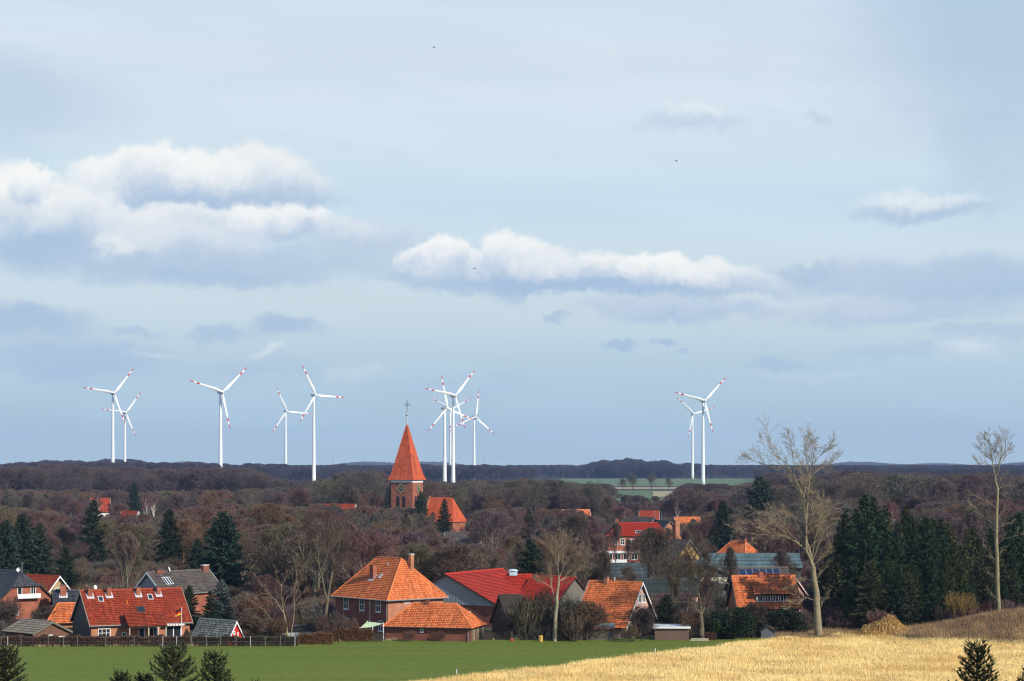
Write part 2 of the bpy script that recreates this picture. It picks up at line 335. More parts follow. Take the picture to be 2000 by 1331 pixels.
# ---------------------------------------------------------------- ground
def sheet(name, poly, z, m, sub=1, hgt=None):
    mb = MB(); mb.add([(x, y, (terrain(x, y) if hgt is None else hgt) + z) for x, y in poly], [tuple(range(len(poly)))])
    o = mb.obj(name, m); o['kind'] = 'structure'; return o
M_GROUND = mat('valley_floor', (0.048, 0.036, 0.026), 0.95, 0.3, 0.05, col2=(0.05, 0.05, 0.022), mixscale=0.02)
M_FIELD = mat('young_wheat', (0.105, 0.143, 0.020), 0.9, 0.14, 0.9, bump=0.6, bscale=5, col2=(0.142, 0.165, 0.028), mixscale=0.05, detail=8, spec=0.1)
_t = M_FIELD.node_tree; _n2 = [n for n in _t.nodes if n.type == 'TEX_NOISE' and abs(n.inputs['Scale'].default_value - .05) < 1e-4][0]
_mp = _t.nodes.new('ShaderNodeMapping'); _mp.inputs['Scale'].default_value = (.35, 9.0, 1.0); _mp.inputs['Rotation'].default_value = (0, 0, .12)
_t.links.new([n for n in _t.nodes if n.type == 'TEX_COORD'][0].outputs['Object'], _mp.inputs[0]); _t.links.new(_mp.outputs[0], _n2.inputs['Vector'])
M_STRAW = mat('straw_soil', (0.42, 0.29, 0.12), 0.95, 0.3, 0.8, col2=(0.30, 0.20, 0.09), mixscale=0.2)
def build_ground():
    xs = np.concatenate([np.linspace(-9000, -300, 14), np.linspace(-240, 240, 65), np.linspace(300, 9000, 14)])
    ys = np.concatenate([np.linspace(-1500, -60, 6), np.linspace(-40, 420, 93), np.linspace(500, 9500, 16)])
    V = [(x, y, terrain(x, y)) for y in ys for x in xs]; n = len(xs)
    Fc = [(j * n + i, j * n + i + 1, (j + 1) * n + i + 1, (j + 1) * n + i) for j in range(len(ys) - 1) for i in range(n - 1)]
    mb = MB(); mb.add(V, Fc); o = mb.obj('ground', M_GROUND, smooth=True); o['kind'] = 'structure'
build_ground()
# straight edge between wheat and dry grass, in plan
EX0, EY0, EX1, EY1 = -9.0, 236.6, 38.5, 296.0
def edge_x(Y): return EX0 + (Y - EY0) * (EX1 - EX0) / (EY1 - EY0)
FAR = [(-110, 279), (-68, 281), (-38, 282), (-26, 287), (-20, 291), (-3, 292), (12, 293), (27, 296), (38.5, 296.5)]
fx = FAR + [(edge_x(Y), Y) for Y in (280, 262, 250, 236, 232.5)] + [(-110, 232.5)]
sheet('wheat_field', fx[::-1], 0.05, M_FIELD, hgt=0.0)
# far fields
M_FG = mat('far_green_field', (0.105, 0.15, 0.062), 0.95, 0.15, 0.01); M_FT = mat('far_stubble', (0.36, 0.29, 0.16), 0.95, 0.15, 0.01)
def farstrip(name, x0, x1, d0, d1, m, z=0.1):
    return sheet(name, [((x0 - CX) / F * d0, d0), ((x1 - CX) / F * d0, d0), ((x1 - CX) / F * d1, d1), ((x0 - CX) / F * d1, d1)], z, m, hgt=0.0)
farstrip('far_field', 1095, 1490, 2250, 3350, M_FG); farstrip('far_stubble_field', 1150, 1345, 1990, 2120, M_FT, 0.2)
farstrip('far_pasture', 1180, 1330, 1180, 1850, M_FG, 0.3); farstrip('far_stubble_strip', 1275, 1320, 1500, 1800, M_FT, 0.5)
farstrip('far_brown_field', 560, 790, 1650, 2400, M_FT, 0.1); farstrip('far_meadow', 655, 720, 1250, 1560, M_FG, 0.2)
farstrip('far_yellow_field', 160, 400, 1200, 1420, M_FT, 0.1); farstrip('far_green_strip', 880, 950, 1900, 2300, M_FG, 0.2)

# ---------------------------------------------------------------- building kit
def slope(mb, O, U, V, S, uL, uR, tw=0.24, rh=0.33, amp=0.03, mi=0, slab=1, thick=0.14):
    O = Vector(O); U = Vector(U).normalized(); V = Vector(V).normalized(); Nn = U.cross(V)
    n = max(1, round(S / rh)); step = tw / 4 if amp else 1.0
    prof = [0.0, 0.6, 1.0, 0.45]
    for j in range(n):
        t0, t1 = j / n, (j + 1) / n
        a0, b0, a1, b1 = uL(t0), uR(t0), uL(t1), uR(t1)
        lo, hi = min(a0, a1), max(b0, b1)
        k0, k1 = math.ceil(lo / step + 1e-6), math.floor(hi / step - 1e-6)
        us = [lo] + [k * step for k in range(k0, k1 + 1)] + [hi]
        vs, uv = [], []
        for (t, a, b, lift) in ((t0, a0, b0, 0.075), (t1, a1, b1, 0.012)):
            for u in us:
                uc = min(max(u, a), b); h = amp * prof[int(round(u / step)) % 4] if amp else 0.0
                vs.append(O + U * uc + V * (S * t) + Nn * (lift + h + 0.01)); uv.append((u / tw + 100.001, t * n + (0.02 if t == t0 else -0.02)))
        m = len(us); mb.add(vs, [(i, i + 1, m + i + 1, m + i) for i in range(m - 1)], mi, uv)
    if slab is not None:
        ts = [0.0, 0.5, 1.0]
        poly = [O + U * uR(t) + V * (S * t) for t in ts] + [O + U * uL(t) + V * (S * t) for t in reversed(ts)]
        poly = [p - Nn * 0.005 for p in poly]; q = [poly[0]]
        for p in poly[1:]:
            if (p - q[-1]).length > 1e-3: q.append(p)
        if (q[-1] - q[0]).length < 1e-3: q.pop()
        mb.prism([p - Nn * thick for p in q], Nn * thick, slab)

class House: pass
def house(name, label, x, d, yaw, L, W, he, hr, kind='gable', hipL=0., hipR=0., oh=0.45, ohx=0.3, wall=None, roof=None, anchor=(0, 0), tw=0.24, rh=0.33,
          amp=0.03, trim=None, cat='house', group=None, hh=0.0, hhL=None, base=0.0, cap=True, eavetrim=None, gable_mat=None, capmat=None):
    h = House(); h.L, h.W, h.he, h.hr = L, W, he, hr; h.oh = oh
    th = math.radians(yaw) - azof(x); p = G(x, d); c, s = math.cos(th), math.sin(th)
    loc = Vector((p.x - (c * anchor[0] - s * anchor[1]), p.y - (s * anchor[0] + c * anchor[1]), p.z + base))
    h.root = thing(name, label, cat, loc, th, group); h.th = th; h.loc = loc
    sl = (hr - he) / (W / 2); ze = he - oh * sl; cs = math.hypot(1, sl); h.V = Vector((0, 1 / cs, sl / cs)); h.N = Vector((0, -sl / cs, 1 / cs))
    S = (W / 2 + oh) * cs; h.S = S; h.O = Vector((0, -(W / 2 + oh), ze)); h.ze = ze
    mw = MB()
    if kind == 'hip': mw.box(-L / 2, L / 2, -W / 2, W / 2, -0.6, he - 0.02)
    else:
        tops = [(W / 2, he), (0, hr), (-W / 2, he)]
        if hh:
            zc = he + (hr - he) * hh; yc = W / 2 * (1 - hh); tops = [(W / 2, he), (yc, zc), (-yc, zc), (-W / 2, he)]
        poly = [(-L / 2, -W / 2, -0.6), (-L / 2, W / 2, -0.6)] + [(-L / 2, y, z - 0.16) for y, z in tops]
        mw.prism(poly[::-1], (L, 0, 0))
    h.wall = mw.obj('wall', wall or BRICK, h.root)
    mr = MB()
    if kind == 'hip':
        e = L / 2 + oh
        fL = lambda t: -e * (1 - t) + (-L / 2 + hipL) * t; fR = lambda t: e * (1 - t) + (L / 2 - hipR) * t
        slope(mr, h.O, (1, 0, 0), h.V, S, fL, fR, tw, rh, amp)
        slope(mr, (0, W / 2 + oh, ze), (-1, 0, 0), (0, -h.V.y, h.V.z), S, lambda t: -fR(t), lambda t: -fL(t), tw, rh, amp)
        for sg, hp in ((1, hipR), (-1, hipL)):
            dx = hp + oh; Sh = math.hypot(dx, hr - ze)
            slope(mr, (sg * e, 0, ze), (0, sg, 0), (-sg * dx, 0, hr - ze), Sh, lambda t: -(W / 2 + oh) * (1 - t), lambda t: (W / 2 + oh) * (1 - t), tw, rh, amp)
        h.rx0, h.rx1 = -L / 2 + hipL, L / 2 - hipR
    else:
        e = L / 2 + ohx; run = 1.0
        if hh:
            tH = (oh + W / 2 * hh) / (oh + W / 2); run = hipR or 1.5
            fR = lambda t: e if t <= tH else e + (L / 2 - run - e) * (t - tH) / (1 - tH)
            fL = lambda t: -fR(t)
        else:
            fR = lambda t: e; fL = lambda t: -e
        slope(mr, h.O, (1, 0, 0), h.V, S, fL, fR, tw, rh, amp)
        slope(mr, (0, W / 2 + oh, ze), (-1, 0, 0), (0, -h.V.y, h.V.z), S, fL, fR, tw, rh, amp)
        if hh:
            zc = ze + (hr - ze) * tH; wc = (W / 2 + oh) * (1 - tH); dx = run + ohx
            for sg in (1, -1):
                slope(mr, (sg * e, 0, zc), (0, sg, 0), (-sg * dx, 0, hr - zc), math.hypot(dx, hr - zc), lambda t: -wc * (1 - t), lambda t: wc * (1 - t), tw, rh, amp)
            h.rx0, h.rx1 = -L / 2 + run, L / 2 - run
        else: h.rx0, h.rx1 = -e, e
    h.roof = mr.obj('roof', [roof or T_ORANGE, DARKWOOD], h.root)
    if cap:
        mc = MB(); mc.tube([(h.rx0, 0, hr + 0.02), (h.rx1, 0, hr + 0.02)], 0.14, 8)
        if kind == 'hip':
            for sg, xe in ((-1, h.rx0), (1, h.rx1)):
                for sy in (-1, 1): mc.tube([(xe, 0, hr + 0.02), (sg * (L / 2 + oh), sy * (W / 2 + oh), ze + 0.05)], 0.12, 8)
        mc.obj('ridge_cap', capmat or roof or T_ORANGE, h.roof)
    if trim and kind != 'hip':
        for sg in (-1, 1):
            for sy in (-1, 1):
                b = MB(); a0 = Vector((sg * (L / 2 + ohx + 0.04), sy * (W / 2 + oh), ze)); a1 = Vector((sg * (L / 2 + ohx + 0.04), 0, hr))
                if hh: a1 = a0 + (a1 - a0) * tH
                dd = (a1 - a0).normalized(); up = Vector((0, 0, 1))
                b.prism([a0 + up * 0.09, a1 + up * 0.09, a1 - up * 0.2, a0 - up * 0.2], (0.05 * sg, 0, 0)); b.obj('bargeboard', trim, h.root)
    if eavetrim:
        for sy in (-1, 1):
            g = MB(); g.tube([(-L / 2 - ohx, sy * (W / 2 + oh + 0.06), ze - 0.03), (L / 2 + ohx, sy * (W / 2 + oh + 0.06), ze - 0.03)], 0.08, 8); g.obj('gutter', eavetrim, h.root)
    if gable_mat:
        for sg in (-1, 1):
            b = MB(); b.prism([(sg * (L / 2 + 0.005), -W / 2 + .02, he - .05), (sg * (L / 2 + 0.005), W / 2 - .02, he - .05), (sg * (L / 2 + 0.005), 0, hr - 0.22)][::sg], (0.03 * sg, 0, 0)); b.obj('gable', gable_mat, h.root)
    return h
FACES = {'front': ((1, 0, 0), (0, -1, 0)), 'back': ((-1, 0, 0), (0, 1, 0)), 'right': ((0, 1, 0), (1, 0, 0)), 'left': ((0, -1, 0), (-1, 0, 0))}
def on_wall(h, face, u, z, out=0.0):
    U, Nn = FACES[face]; U = Vector(U); Nn = Vector(Nn); dep = h.W / 2 if face in ('front', 'back') else h.L / 2
    return U * u + Nn * (dep + out) + Vector((0, 0, z)), U, Nn
ZU = Vector((0, 0, 1))
def window(h, face, u, z, w, hgt, nx=2, ny=1, fm=None, fw=0.09, sill=True, parent=None, name='window', out=0.0, glass=None):
    """frame with muntins; every pane is an object of its own"""
    c, U, Nn = on_wall(h, face, u, z, out); fm = fm or WHITE; m = MB()
    for sg in (-1, 1):
        m.obox(c + U * (sg * (w - fw) / 2) + Nn * 0.03, U, Nn, ZU, fw, 0.07, hgt)
        m.obox(c + ZU * (sg * (hgt - fw) / 2) + Nn * 0.028, U, Nn, ZU, w - 2 * fw, 0.07, fw)
    for i in range(1, nx): m.obox(c + U * (-w / 2 + w * i / nx) + Nn * 0.026, U, Nn, ZU, fw * 0.75, 0.06, hgt - 2 * fw)
    for j in range(1, ny): m.obox(c + ZU * (-hgt / 2 + hgt * j / ny) + Nn * 0.024, U, Nn, ZU, w - 2 * fw, 0.05, fw * 0.6)
    o = m.obj(name, fm, parent or h.root)
    pw, ph = (w - fw) / nx, (hgt - fw) / ny
    for i in range(nx):
        for j in range(ny):
            p = MB(); p.obox(c + U * (-w / 2 + fw / 2 + pw * (i + .5)) + ZU * (-hgt / 2 + fw / 2 + ph * (j + .5)) + Nn * 0.012, U, Nn, ZU, pw, 0.012, ph); p.obj('pane', glass or GLASS, o)
    if sill and name == 'window':
        p = MB(); p.obox(c - ZU * (hgt / 2 + 0.05) + Nn * 0.06, U, Nn, ZU, w + 0.16, 0.14, 0.07); p.obj('sill', fm, o)
    return o
def on_roof(h, u, t, side='f', lift=0.0):
    p = h.O + Vector((u, 0, 0)) + h.V * (h.S * t) + h.N * lift
    return p if side == 'f' else Vector((p.x, -p.y, p.z))
def chimney(h, u, t, top, sx=0.6, sy=0.55, m=None, side='f', flash=True, capm=None):
    p = on_roof(h, u, t, side); b = MB(); b.box(p.x - sx / 2, p.x + sx / 2, p.y - sy / 2, p.y + sy / 2, p.z - 1.2, top)
    b.box(p.x - sx / 2 - .05, p.x + sx / 2 + .05, p.y - sy / 2 - .05, p.y + sy / 2 + .05, top, top + 0.09, 1)
    o = b.obj('chimney', [m or BRICK, capm or DKMETAL], h.roof)
    if flash:
        f = MB(); sg = 1 if side == 'f' else -1; V = Vector((0, h.V.y * sg, h.V.z)); Nn = Vector((0, h.N.y * sg, h.N.z))
        f.obox(p + Nn * 0.075 - V * 0.1, (1, 0, 0), Nn, V, sx + 0.4, 0.04, sy * 1.6 + 0.3); f.obj('flashing', LEAD, h.roof)
    return o
def skylight(h, u, t, w, l, side='f', fm=None):
    p = on_roof(h, u, t, side); sg = 1 if side == 'f' else -1; V = Vector((0, h.V.y * sg, h.V.z)); Nn = Vector((0, h.N.y * sg, h.N.z)); U = Vector((1, 0, 0))
    b = MB()
    for a in (-1, 1):
        b.obox(p + U * (a * (w / 2)) + Nn * 0.08, U, Nn, V, 0.1, 0.14, l + .1); b.obox(p + V * (a * l / 2) + Nn * 0.082, U, Nn, V, w - .1, 0.14, 0.1)
    o = b.obj('skylight', fm or LEAD, h.roof); g = MB(); g.obox(p + Nn * 0.11, U, Nn, V, w - .09, 0.02, l - .09); g.obj('skylight_pane', GLASS, h.roof)
    return o
def pipe(h, pts, r=0.05, m=None, name='downpipe'):
    b = MB(); b.tube(pts, r, 6); return b.obj(name, m or GUTTER, h.root)
def antenna(h, p, hgt=2.2):
    b = MB(); p = Vector(p); b.tube([p, p + ZU * hgt], 0.025, 5)
    for k, w in ((0.98, .5), (0.86, .7), (0.74, .9)): b.tube([p + ZU * hgt * k - Vector((w / 2, 0, 0)), p + ZU * hgt * k + Vector((w / 2, 0, 0))], 0.015, 4)
    return b.obj('antenna', STEEL, h.roof)
def dish(h, p, r=0.4):
    b = MB(); p = Vector(p); b.tube([p - ZU * .5, p], 0.03, 5); ring = []
    Nn = Vector((0.5, -0.8, 0.3)).normalized(); a = Nn.orthogonal().normalized(); c = Nn.cross(a)
    vs = [p - Nn * 0.08] + [p + (a * math.cos(t) + c * math.sin(t)) * r * q + Nn * (0.1 * q * q - .08) for q in (0.5, 1) for t in [2 * math.pi * i / 12 for i in range(12)]]
    fs = [(0, 1 + i, 1 + (i + 1) % 12) for i in range(12)] + [(1 + i, 13 + i, 13 + (i + 1) % 12, 1 + (i + 1) % 12) for i in range(12)]
    b.add(vs, fs); return b.obj('satellite_dish', WHITE, h.roof)

# ---------------------------------------------------------------- front row, left to right
# long low farmhouse
h = house('farmhouse', 'long low brick farmhouse with dark red tiled roof and four chimneys behind the left hedge', 178, 286, 15, 13.6, 9.4, 2.75, 6.75, anchor=(-6.8, -4.7), wall=BRICK_L, roof=T_RED, trim=mat('pale_verge', (0.5, 0.36, 0.27), .8), eavetrim=GUTTER, ohx=0.25)
lg = MB(); lg.prism([(-6.83, -4.7, -.6), (-6.83, 4.7, -.6), (-6.83, 4.7, 2.5), (-6.83, 0, 6.5), (-6.83, -4.7, 2.5)], (-0.03, 0, 0)); lg.obj('gable_sheet', mat('gable_shade', (0.07, 0.06, 0.055), .8, .2), h.root)  # thin sheet over the left gable, its shade painted in as dark colour
for u, tp, sx in ((-5.9, 7.15, .62), (-3.3, 7.2, .58), (0.75, 7.1, .55), (3.6, 7.1, .5)): chimney(h, u, 0.86, tp, sx)
dish(h, (-4.9, 0.2, 7.2), .3)
skylight(h, -4.6, .74, .62, .95); skylight(h, 2.3, .76, .62, .95); skylight(h, 0.5, .38, .95, 1.3, fm=DKMETAL)
vv = MB(); p = on_roof(h, -1.2, .6); vv.tube([p, p + ZU * .35], .11, 8); vv.obj('roof_vent', T_ORANGE, h.roof)
window(h, 'front', -5.05, 1.35, 1.7, 1.2, 3, 2); window(h, 'front', -2.3, 1.0, .6, .7, 1, 1)
window(h, 'front', .1, 1.1, .8, 1.6, 1, 1); window(h, 'front', 1.75, 1.0, 1.3, 1.9, 2, 1, name='glazed_door'); window(h, 'front', 4.5, 1.05, 2.3, 2.05, 2, 1, name='glazed_door', fw=.16)
pm = MB(); slope(pm, (0.2, -7.5, 2.25), (1, 0, 0), (0, 2.95, 1.72), 3.35, lambda t: -2.65, lambda t: 2.65, .24, .33, .03); pm.obj('porch_roof', [T_RED, DARKWOOD], h.root)
for u in (-2.3, 0.3, 2.7):
    b = MB(); b.box(u - .07, u + .07, -7.35, -7.2, -.3, 2.2); b.obj('porch_post', mat('pale_post', (.45, .38, .28)), h.root)
aw = MB()
for i in range(14):
    u = 3.0 + i * 0.21; aw.add([(u, -4.78, 2.42), (u + .21, -4.78, 2.42), (u + .21, -5.5, 2.2), (u, -5.5, 2.2), (u, -5.5, 2.06), (u + .21, -5.5, 2.06)], [(0, 3, 2, 1), (3, 4, 5, 2)], i % 2)
aw.obj('awning', [WHITE, mat('awning_tan', (.45, .3, .2))], h.root)
# flag on its pole in front of the farmhouse
fl = thing('flagpole', 'white flagpole flying a black red and gold flag before the farmhouse', 'flagpole', G(354.5, 281.5))
b = MB(); b.tube([(0, 0, 0), (0, 0, 5.1)], [.05, .03], 8); b.obj('pole', WHITE, fl)
FLAGM = [mat('flag_black', (.012, .012, .012), .8), mat('flag_red', (.55, .02, .02), .8), mat('flag_gold', (.75, .42, .02), .8)]
b = MB(); nxx = 8
for k in range(3):
    vs = [(-0.04 - .8 * i / nxx * .93, .07 * math.sin(i * 1.1) * i / nxx, 4.95 - .27 * (k + j) - .28 * (i / nxx) ** 1.2) for j in (0, 1) for i in range(nxx + 1)]
    b.add(vs, [(i, i + 1, nxx + 2 + i, nxx + 1 + i) for i in range(nxx)], k)
b.obj('flag', FLAGM, fl)
# low boarded shed left of farmhouse
h = house('garden_shed', 'low brown boarded shed with weathered grey roof left of the farmhouse', 100, 284, -55, 6.4, 5.6, 1.75, 3.05, anchor=(3.2, 0), wall=BROWNWOOD, roof=T_WOODROOF, oh=.35, ohx=.3, trim=GREYWOOD, cat='shed', amp=.012, rh=.6)
window(h, 'right', -.1, .9, .7, .9, 2, 1); window(h, 'right', 1.7, .75, 1.0, .6, 1, 1)
h = house('annex_house', 'small annex with orange tiled roof tucked against the farmhouse gable', 128, 298, 8, 4.6, 5.0, 2.2, 4.4, anchor=(0, -2.5), wall=BRICK_L, roof=T_ORANGE, kind='hip', hipL=1.6, hipR=.4)
# slate house, far left
h = house('slate_roofed_house', 'brick house with black slate roof and white balcony at the far left', 51, 332, -62, 11, 8.6, 3.3, 7.2, hh=.42, hipR=1.8, anchor=(5.5, 0), wall=BRICK, roof=T_SLATE, trim=DARKWOOD, amp=.008, oh=.5)
b = MB(); c, U, Nn = on_wall(h, 'right', 0.1, 3.2, .45); b.obox(c, U, Nn, ZU, 3.9, .9, .12); b.obox(c + Nn * .42 + ZU * .32, U, Nn, ZU, 3.9, .06, .7); b.obj('balcony', WHITE, h.root)
window(h, 'right', -1.1, 4.35, .8, 1.5, 1, 1); window(h, 'right', 1.2, 4.35, .9, 1.6, 2, 1, name='balcony_door'); window(h, 'right', -1.9, 1.3, 1.3, 1.3, 2, 1)
antenna(h, (4.2, 0, 7.1), 1.6); dish(h, (3.6, -.3, 7.5), .35)
h = house('white_gabled_cottage', 'cottage with brown roof and white bargeboards behind the annex', 113, 350, -50, 7.5, 5.2, 2.9, 5.6, anchor=(3.75, 0), wall=mat('ochre_render', (.38, .28, .14)), roof=T_RED, trim=WHITE, oh=.5, ohx=.5)
window(h, 'right', 0, 3.1, 1.2, 1.2, 2, 1)
h = house('dark_roofed_house', 'low house with dark tiled roof and brick chimney left of the farmhouse', 146, 330, 4, 6, 6, 2.2, 4.3, wall=BRICK, roof=T_SLATE, anchor=(0, -3), amp=.01)
chimney(h, -1.6, .72, 5.2, .9, .6)
# grey house behind farmhouse
h = house('grey_roofed_house', 'house with mottled brown-grey roof and grey gable behind the farmhouse', 262, 338, 42, 12.6, 6.6, 3.9, 6.9, anchor=(-6.3, 3.3), wall=BRICK, roof=T_BROWN, trim=WHITE, gable_mat=GREYRENDER, oh=.4, ohx=.35, eavetrim=GUTTER)
chimney(h, -4.2, .95, 7.3, 1.5, .6, BRICK_D, flash=False); chimney(h, 5.5, .93, 7.6, 1.2, .7, BRICK_D, flash=False, capm=WHITE)
for k in range(3): skylight(h, -4.3 + k * .55, .58, .45, 1.5, fm=LEAD)
dish(h, (-2.1, -.2, 7.3), .38)
b = MB(); b.obox(on_roof(h, -3.1, .5, 'f', .09), (1, 0, 0), h.N, h.V, .12, .08, h.S); b.obj('verge_strip', DKMETAL, h.roof)
# red play hut
h = house('red_hut', 'bright red A-frame garden hut with mossy grey roof behind the hedge', 461, 285, -50, 7.4, 3.4, .12, 3.0, anchor=(3.7, 0), wall=REDWOOD, roof=T_MOSS, trim=WHITE, oh=.12, ohx=.12, cat='hut', amp=.02)
for k in range(4): window(h, 'right', .28, .55 + k * .3, .2, .24, 1, 1, sill=False)
window(h, 'right', -.32, 1.5, .3, .5, 1, 2, sill=False)
b = MB(); c, U, Nn = on_wall(h, 'right', -.45, .45, .06); b.obox(c, U, Nn, ZU, .6, .04, .18); b.obj('sign_board', WHITE, h.root)
# long wall / low buildings seen behind the garden trees
for (x0, x1, d0, zz, lab) in ((478, 600, 312, 1.25, 'long cream garden wall behind the bare trees'), (604, 652, 318, 1.5, 'short cream garden wall beside the tall brick house')):
    o = thing('garden_wall', lab, 'wall', G((x0 + x1) / 2, d0), -azof((x0 + x1) / 2)); b = MB(); w = (x1 - x0) / F * d0; b.box(-w / 2, w / 2, -.12, .12, -.2, zz); b.obj('wall', CREAM, o); c_ = MB(); c_.box(-w / 2 - .03, w / 2 + .03, -.17, .17, zz, zz + .09); c_.obj('coping', WHITE, o)
h = house('earth_shed', 'low dark shed with rounded brown roof behind the hedge trees', 524, 297, 6, 4.2, 3.0, 1.0, 1.9, wall=GREYWOOD, roof=T_BROWN, cat='shed', anchor=(0, -1.5))
h = house('grey_garden_shed', 'low grey flat garden shed behind the hedge trees', 585, 296, 4, 4.8, 2.4, 1.25, 1.5, wall=mat('pale_grey_boards', (.38, .40, .42)), roof=T_SLATE, cat='shed', anchor=(0, -1.2), amp=0)

# tall brick house with orange hipped roof
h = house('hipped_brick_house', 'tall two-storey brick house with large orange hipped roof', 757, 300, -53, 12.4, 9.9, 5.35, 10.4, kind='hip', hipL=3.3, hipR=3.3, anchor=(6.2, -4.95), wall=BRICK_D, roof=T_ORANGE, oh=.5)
rw = MB(); rw.box(6.2, 6.23, -4.95, 4.95, -.6, 5.3); rw.obj('sunlit_end_wall', BRICK_L, h.root)  # sunny end in lighter brick, shaded front in darker: light put into the colour
fr = MB()
for sy in (-1, 1): fr.tube([(-6.75, sy * 5.55, h.ze - .02), (6.75, sy * 5.55, h.ze - .02)], .09, 8)
for sx in (-1, 1): fr.tube([(sx * 6.8, -5.5, h.ze - .02), (sx * 6.8, 5.5, h.ze - .02)], .09, 8)
fr.obj('gutter', GUTTER, h.root)
for u in (-3.6, 0.2, 4.1): window(h, 'front', u, 4.0, 1.15, 1.75, 2, 2)
for u in (-3.6, 4.6): window(h, 'front', u, 1.2, 1.0, 1.5, 2, 2)
for u in (-1.6, 0.2): window(h, 'right', u, 4.75, 1.0, .75, 2, 1)
pipe(h, [(6.05, -5.1, 5.1), (6.1, -5.05, 4.6), (6.1, -5.05, 0)]); pipe(h, [(2.2, -5.05, 5.1), (2.2, -5.05, 0)], m=WHITE)
chimney(h, -.3, .52, 9.4, .75, .65, BRICK, capm=BRICK_D)
b = MB(); b.box(3.55, 4.15, .7, 1.3, 6.5, 11.0); b.box(3.48, 4.22, .63, 1.37, 11.0, 11.12, 1); b.obj('chimney', [BRICK_L, LEAD], h.roof)
b = MB(); p = on_roof(h, 1.3, .55, 'f', .1); b.obox(p, (1, 0, 0), h.N, h.V, .5, .12, .9); b.obj('roof_hatch', STEEL, h.roof)
b = MB(); p = on_roof(h, 1.0, .82); b.tube([p, p + ZU * .4], .09, 8); b.obj('roof_vent', STEEL, h.roof)
# low hipped outbuilding in front of it
h = house('hipped_outbuilding', 'low brick outbuilding with orange hipped roof at the field edge', 753, 291.5, -18, 11.9, 6.6, 2.15, 4.85, kind='hip', hipL=2.9, hipR=2.9, anchor=(-5.95, -3.3), wall=BRICK_D, roof=T_ORANGE, oh=.4, cat='outbuilding', amp=.05)
g = MB(); g.tube([(-6.2, -3.78, h.ze), (6.2, -3.78, h.ze)], .08, 8); g.obj('gutter', DARKWOOD, h.root)
pipe(h, [(5.7, -3.42, 1.95), (5.7, -3.42, 0)]); chimney(h, -1.0, .97, 5.35, .5, .5, BRICK_D, flash=False)
window(h, 'front', -.8, 1.45, .45, .45, 1, 1)
for k in range(9):
    b = MB(); c, U, Nn = on_wall(h, 'right', -2.9 + k * .72, .9, .04); b.obox(c, U, Nn, ZU, .5, .06, 1.9); b.obj('plank', [BROWNWOOD, GREYWOOD, mat('tan_board', (.33, .24, .15))][k % 3], h.root)
# shade sail
o = thing('shade_sail', 'pale green shade sail stretched beside the tall brick house', 'shade sail', G(725, 290), -azof(725))
b = MB(); A = [Vector((-1.55, 0, 1.75)), Vector((-.55, .6, 2.6)), Vector((1.65, 0.3, 2.35)), Vector((.2, -.5, 1.95))]; n = 6
vs = [(A[0] * (1 - s) + A[1] * s) * (1 - t) + (A[3] * (1 - s) + A[2] * s) * t - ZU * (.35 * math.sin(math.pi * s) * math.sin(math.pi * t)) for t in [i / n for i in range(n + 1)] for s in [i / n for i in range(n + 1)]]
b.add(vs, [(j * (n + 1) + i, j * (n + 1) + i + 1, (j + 1) * (n + 1) + i + 1, (j + 1) * (n + 1) + i) for j in range(n) for i in range(n)]); b.obj('cloth', mat('pale_green_canvas', (.42, .50, .33), .9), o, True)
for p in (A[0], A[3], A[2], A[1]):
    b = MB(); b.tube([(p.x, p.y, -.1), (p.x, p.y, p.z + .1)], .05, 6); b.obj('post', WHITE, o)

# barn with grey cladding
def reanchor(h, x, d, lx, ly):
    th = h.root.rotation_euler.z; p = G(x, d); c, s = math.cos(th), math.sin(th)
    h.root.location = (p.x - (c * lx - s * ly), p.y - (s * lx + c * ly), p.z)
h = house('clad_barn', 'large barn with grey-blue clad gable, brick base and bright red roof', 872, 318, 60, 17, 18, 3.2, 7.6, anchor=(-8.5, 0), wall=BRICK_D, roof=T_BARN, amp=.012, rh=.4, ohx=.5, oh=.3)
b = MB(); b.prism([(-8.53, -8.95, 3.1), (-8.53, 8.95, 3.1), (-8.53, 0, 7.42)], (-.05, 0, 0)); b.obj('gable_sheet', GREYMETAL, h.root)
for k in range(34):
    y = -8.3 + k * .5; top = 7.45 - abs(y) * 4.35 / 9
    if top > 3.5: b = MB(); b.box(-8.62, -8.585, y - .03, y + .03, 3.15, top - .1); b.obj('cladding_rib', GREYMETAL, h.root)
for u in (-4.5, -1.0, 3.6): window(h, 'left', u, 1.6, 1.1, 1.3, 2, 1)
h2 = house('barn_wing', 'red roofed barn wing running right from the clad barn', 985, 323, 2, 8.5, 13, 3.2, 6.9, anchor=(0, -6.5), wall=BRICK_D, roof=T_BARN, amp=.012, rh=.4)
b = MB(); b.box(1.0, 2.2, -.6, .6, 6.8, 7.5); b.tube([(1.6, 0, 7.5), (1.6, 0, 7.75)], [.85, .4], 10); b.obj('roof_ventilator', [mat('pale_blue_sheet', (.45, .58, .65), .4)], h2.roof)
h = house('red_roofed_barn', 'red roofed barn showing behind the pale bare tree', 1122, 322, -40, 8, 9, 3.2, 6.9, anchor=(4, 0), wall=GREYWOOD, roof=T_BARN, amp=.012, rh=.4)
h = house('dark_shed', 'dark ivy-covered wooden shed between barn and pale tree', 1008, 301, 25, 3.2, 5.4, 2.0, 5.4, anchor=(0, -2), wall=DARKWOOD, roof=mat('old_felt', (.045, .035, .03), .95, .3), cat='shed', amp=.01, ohx=.2)

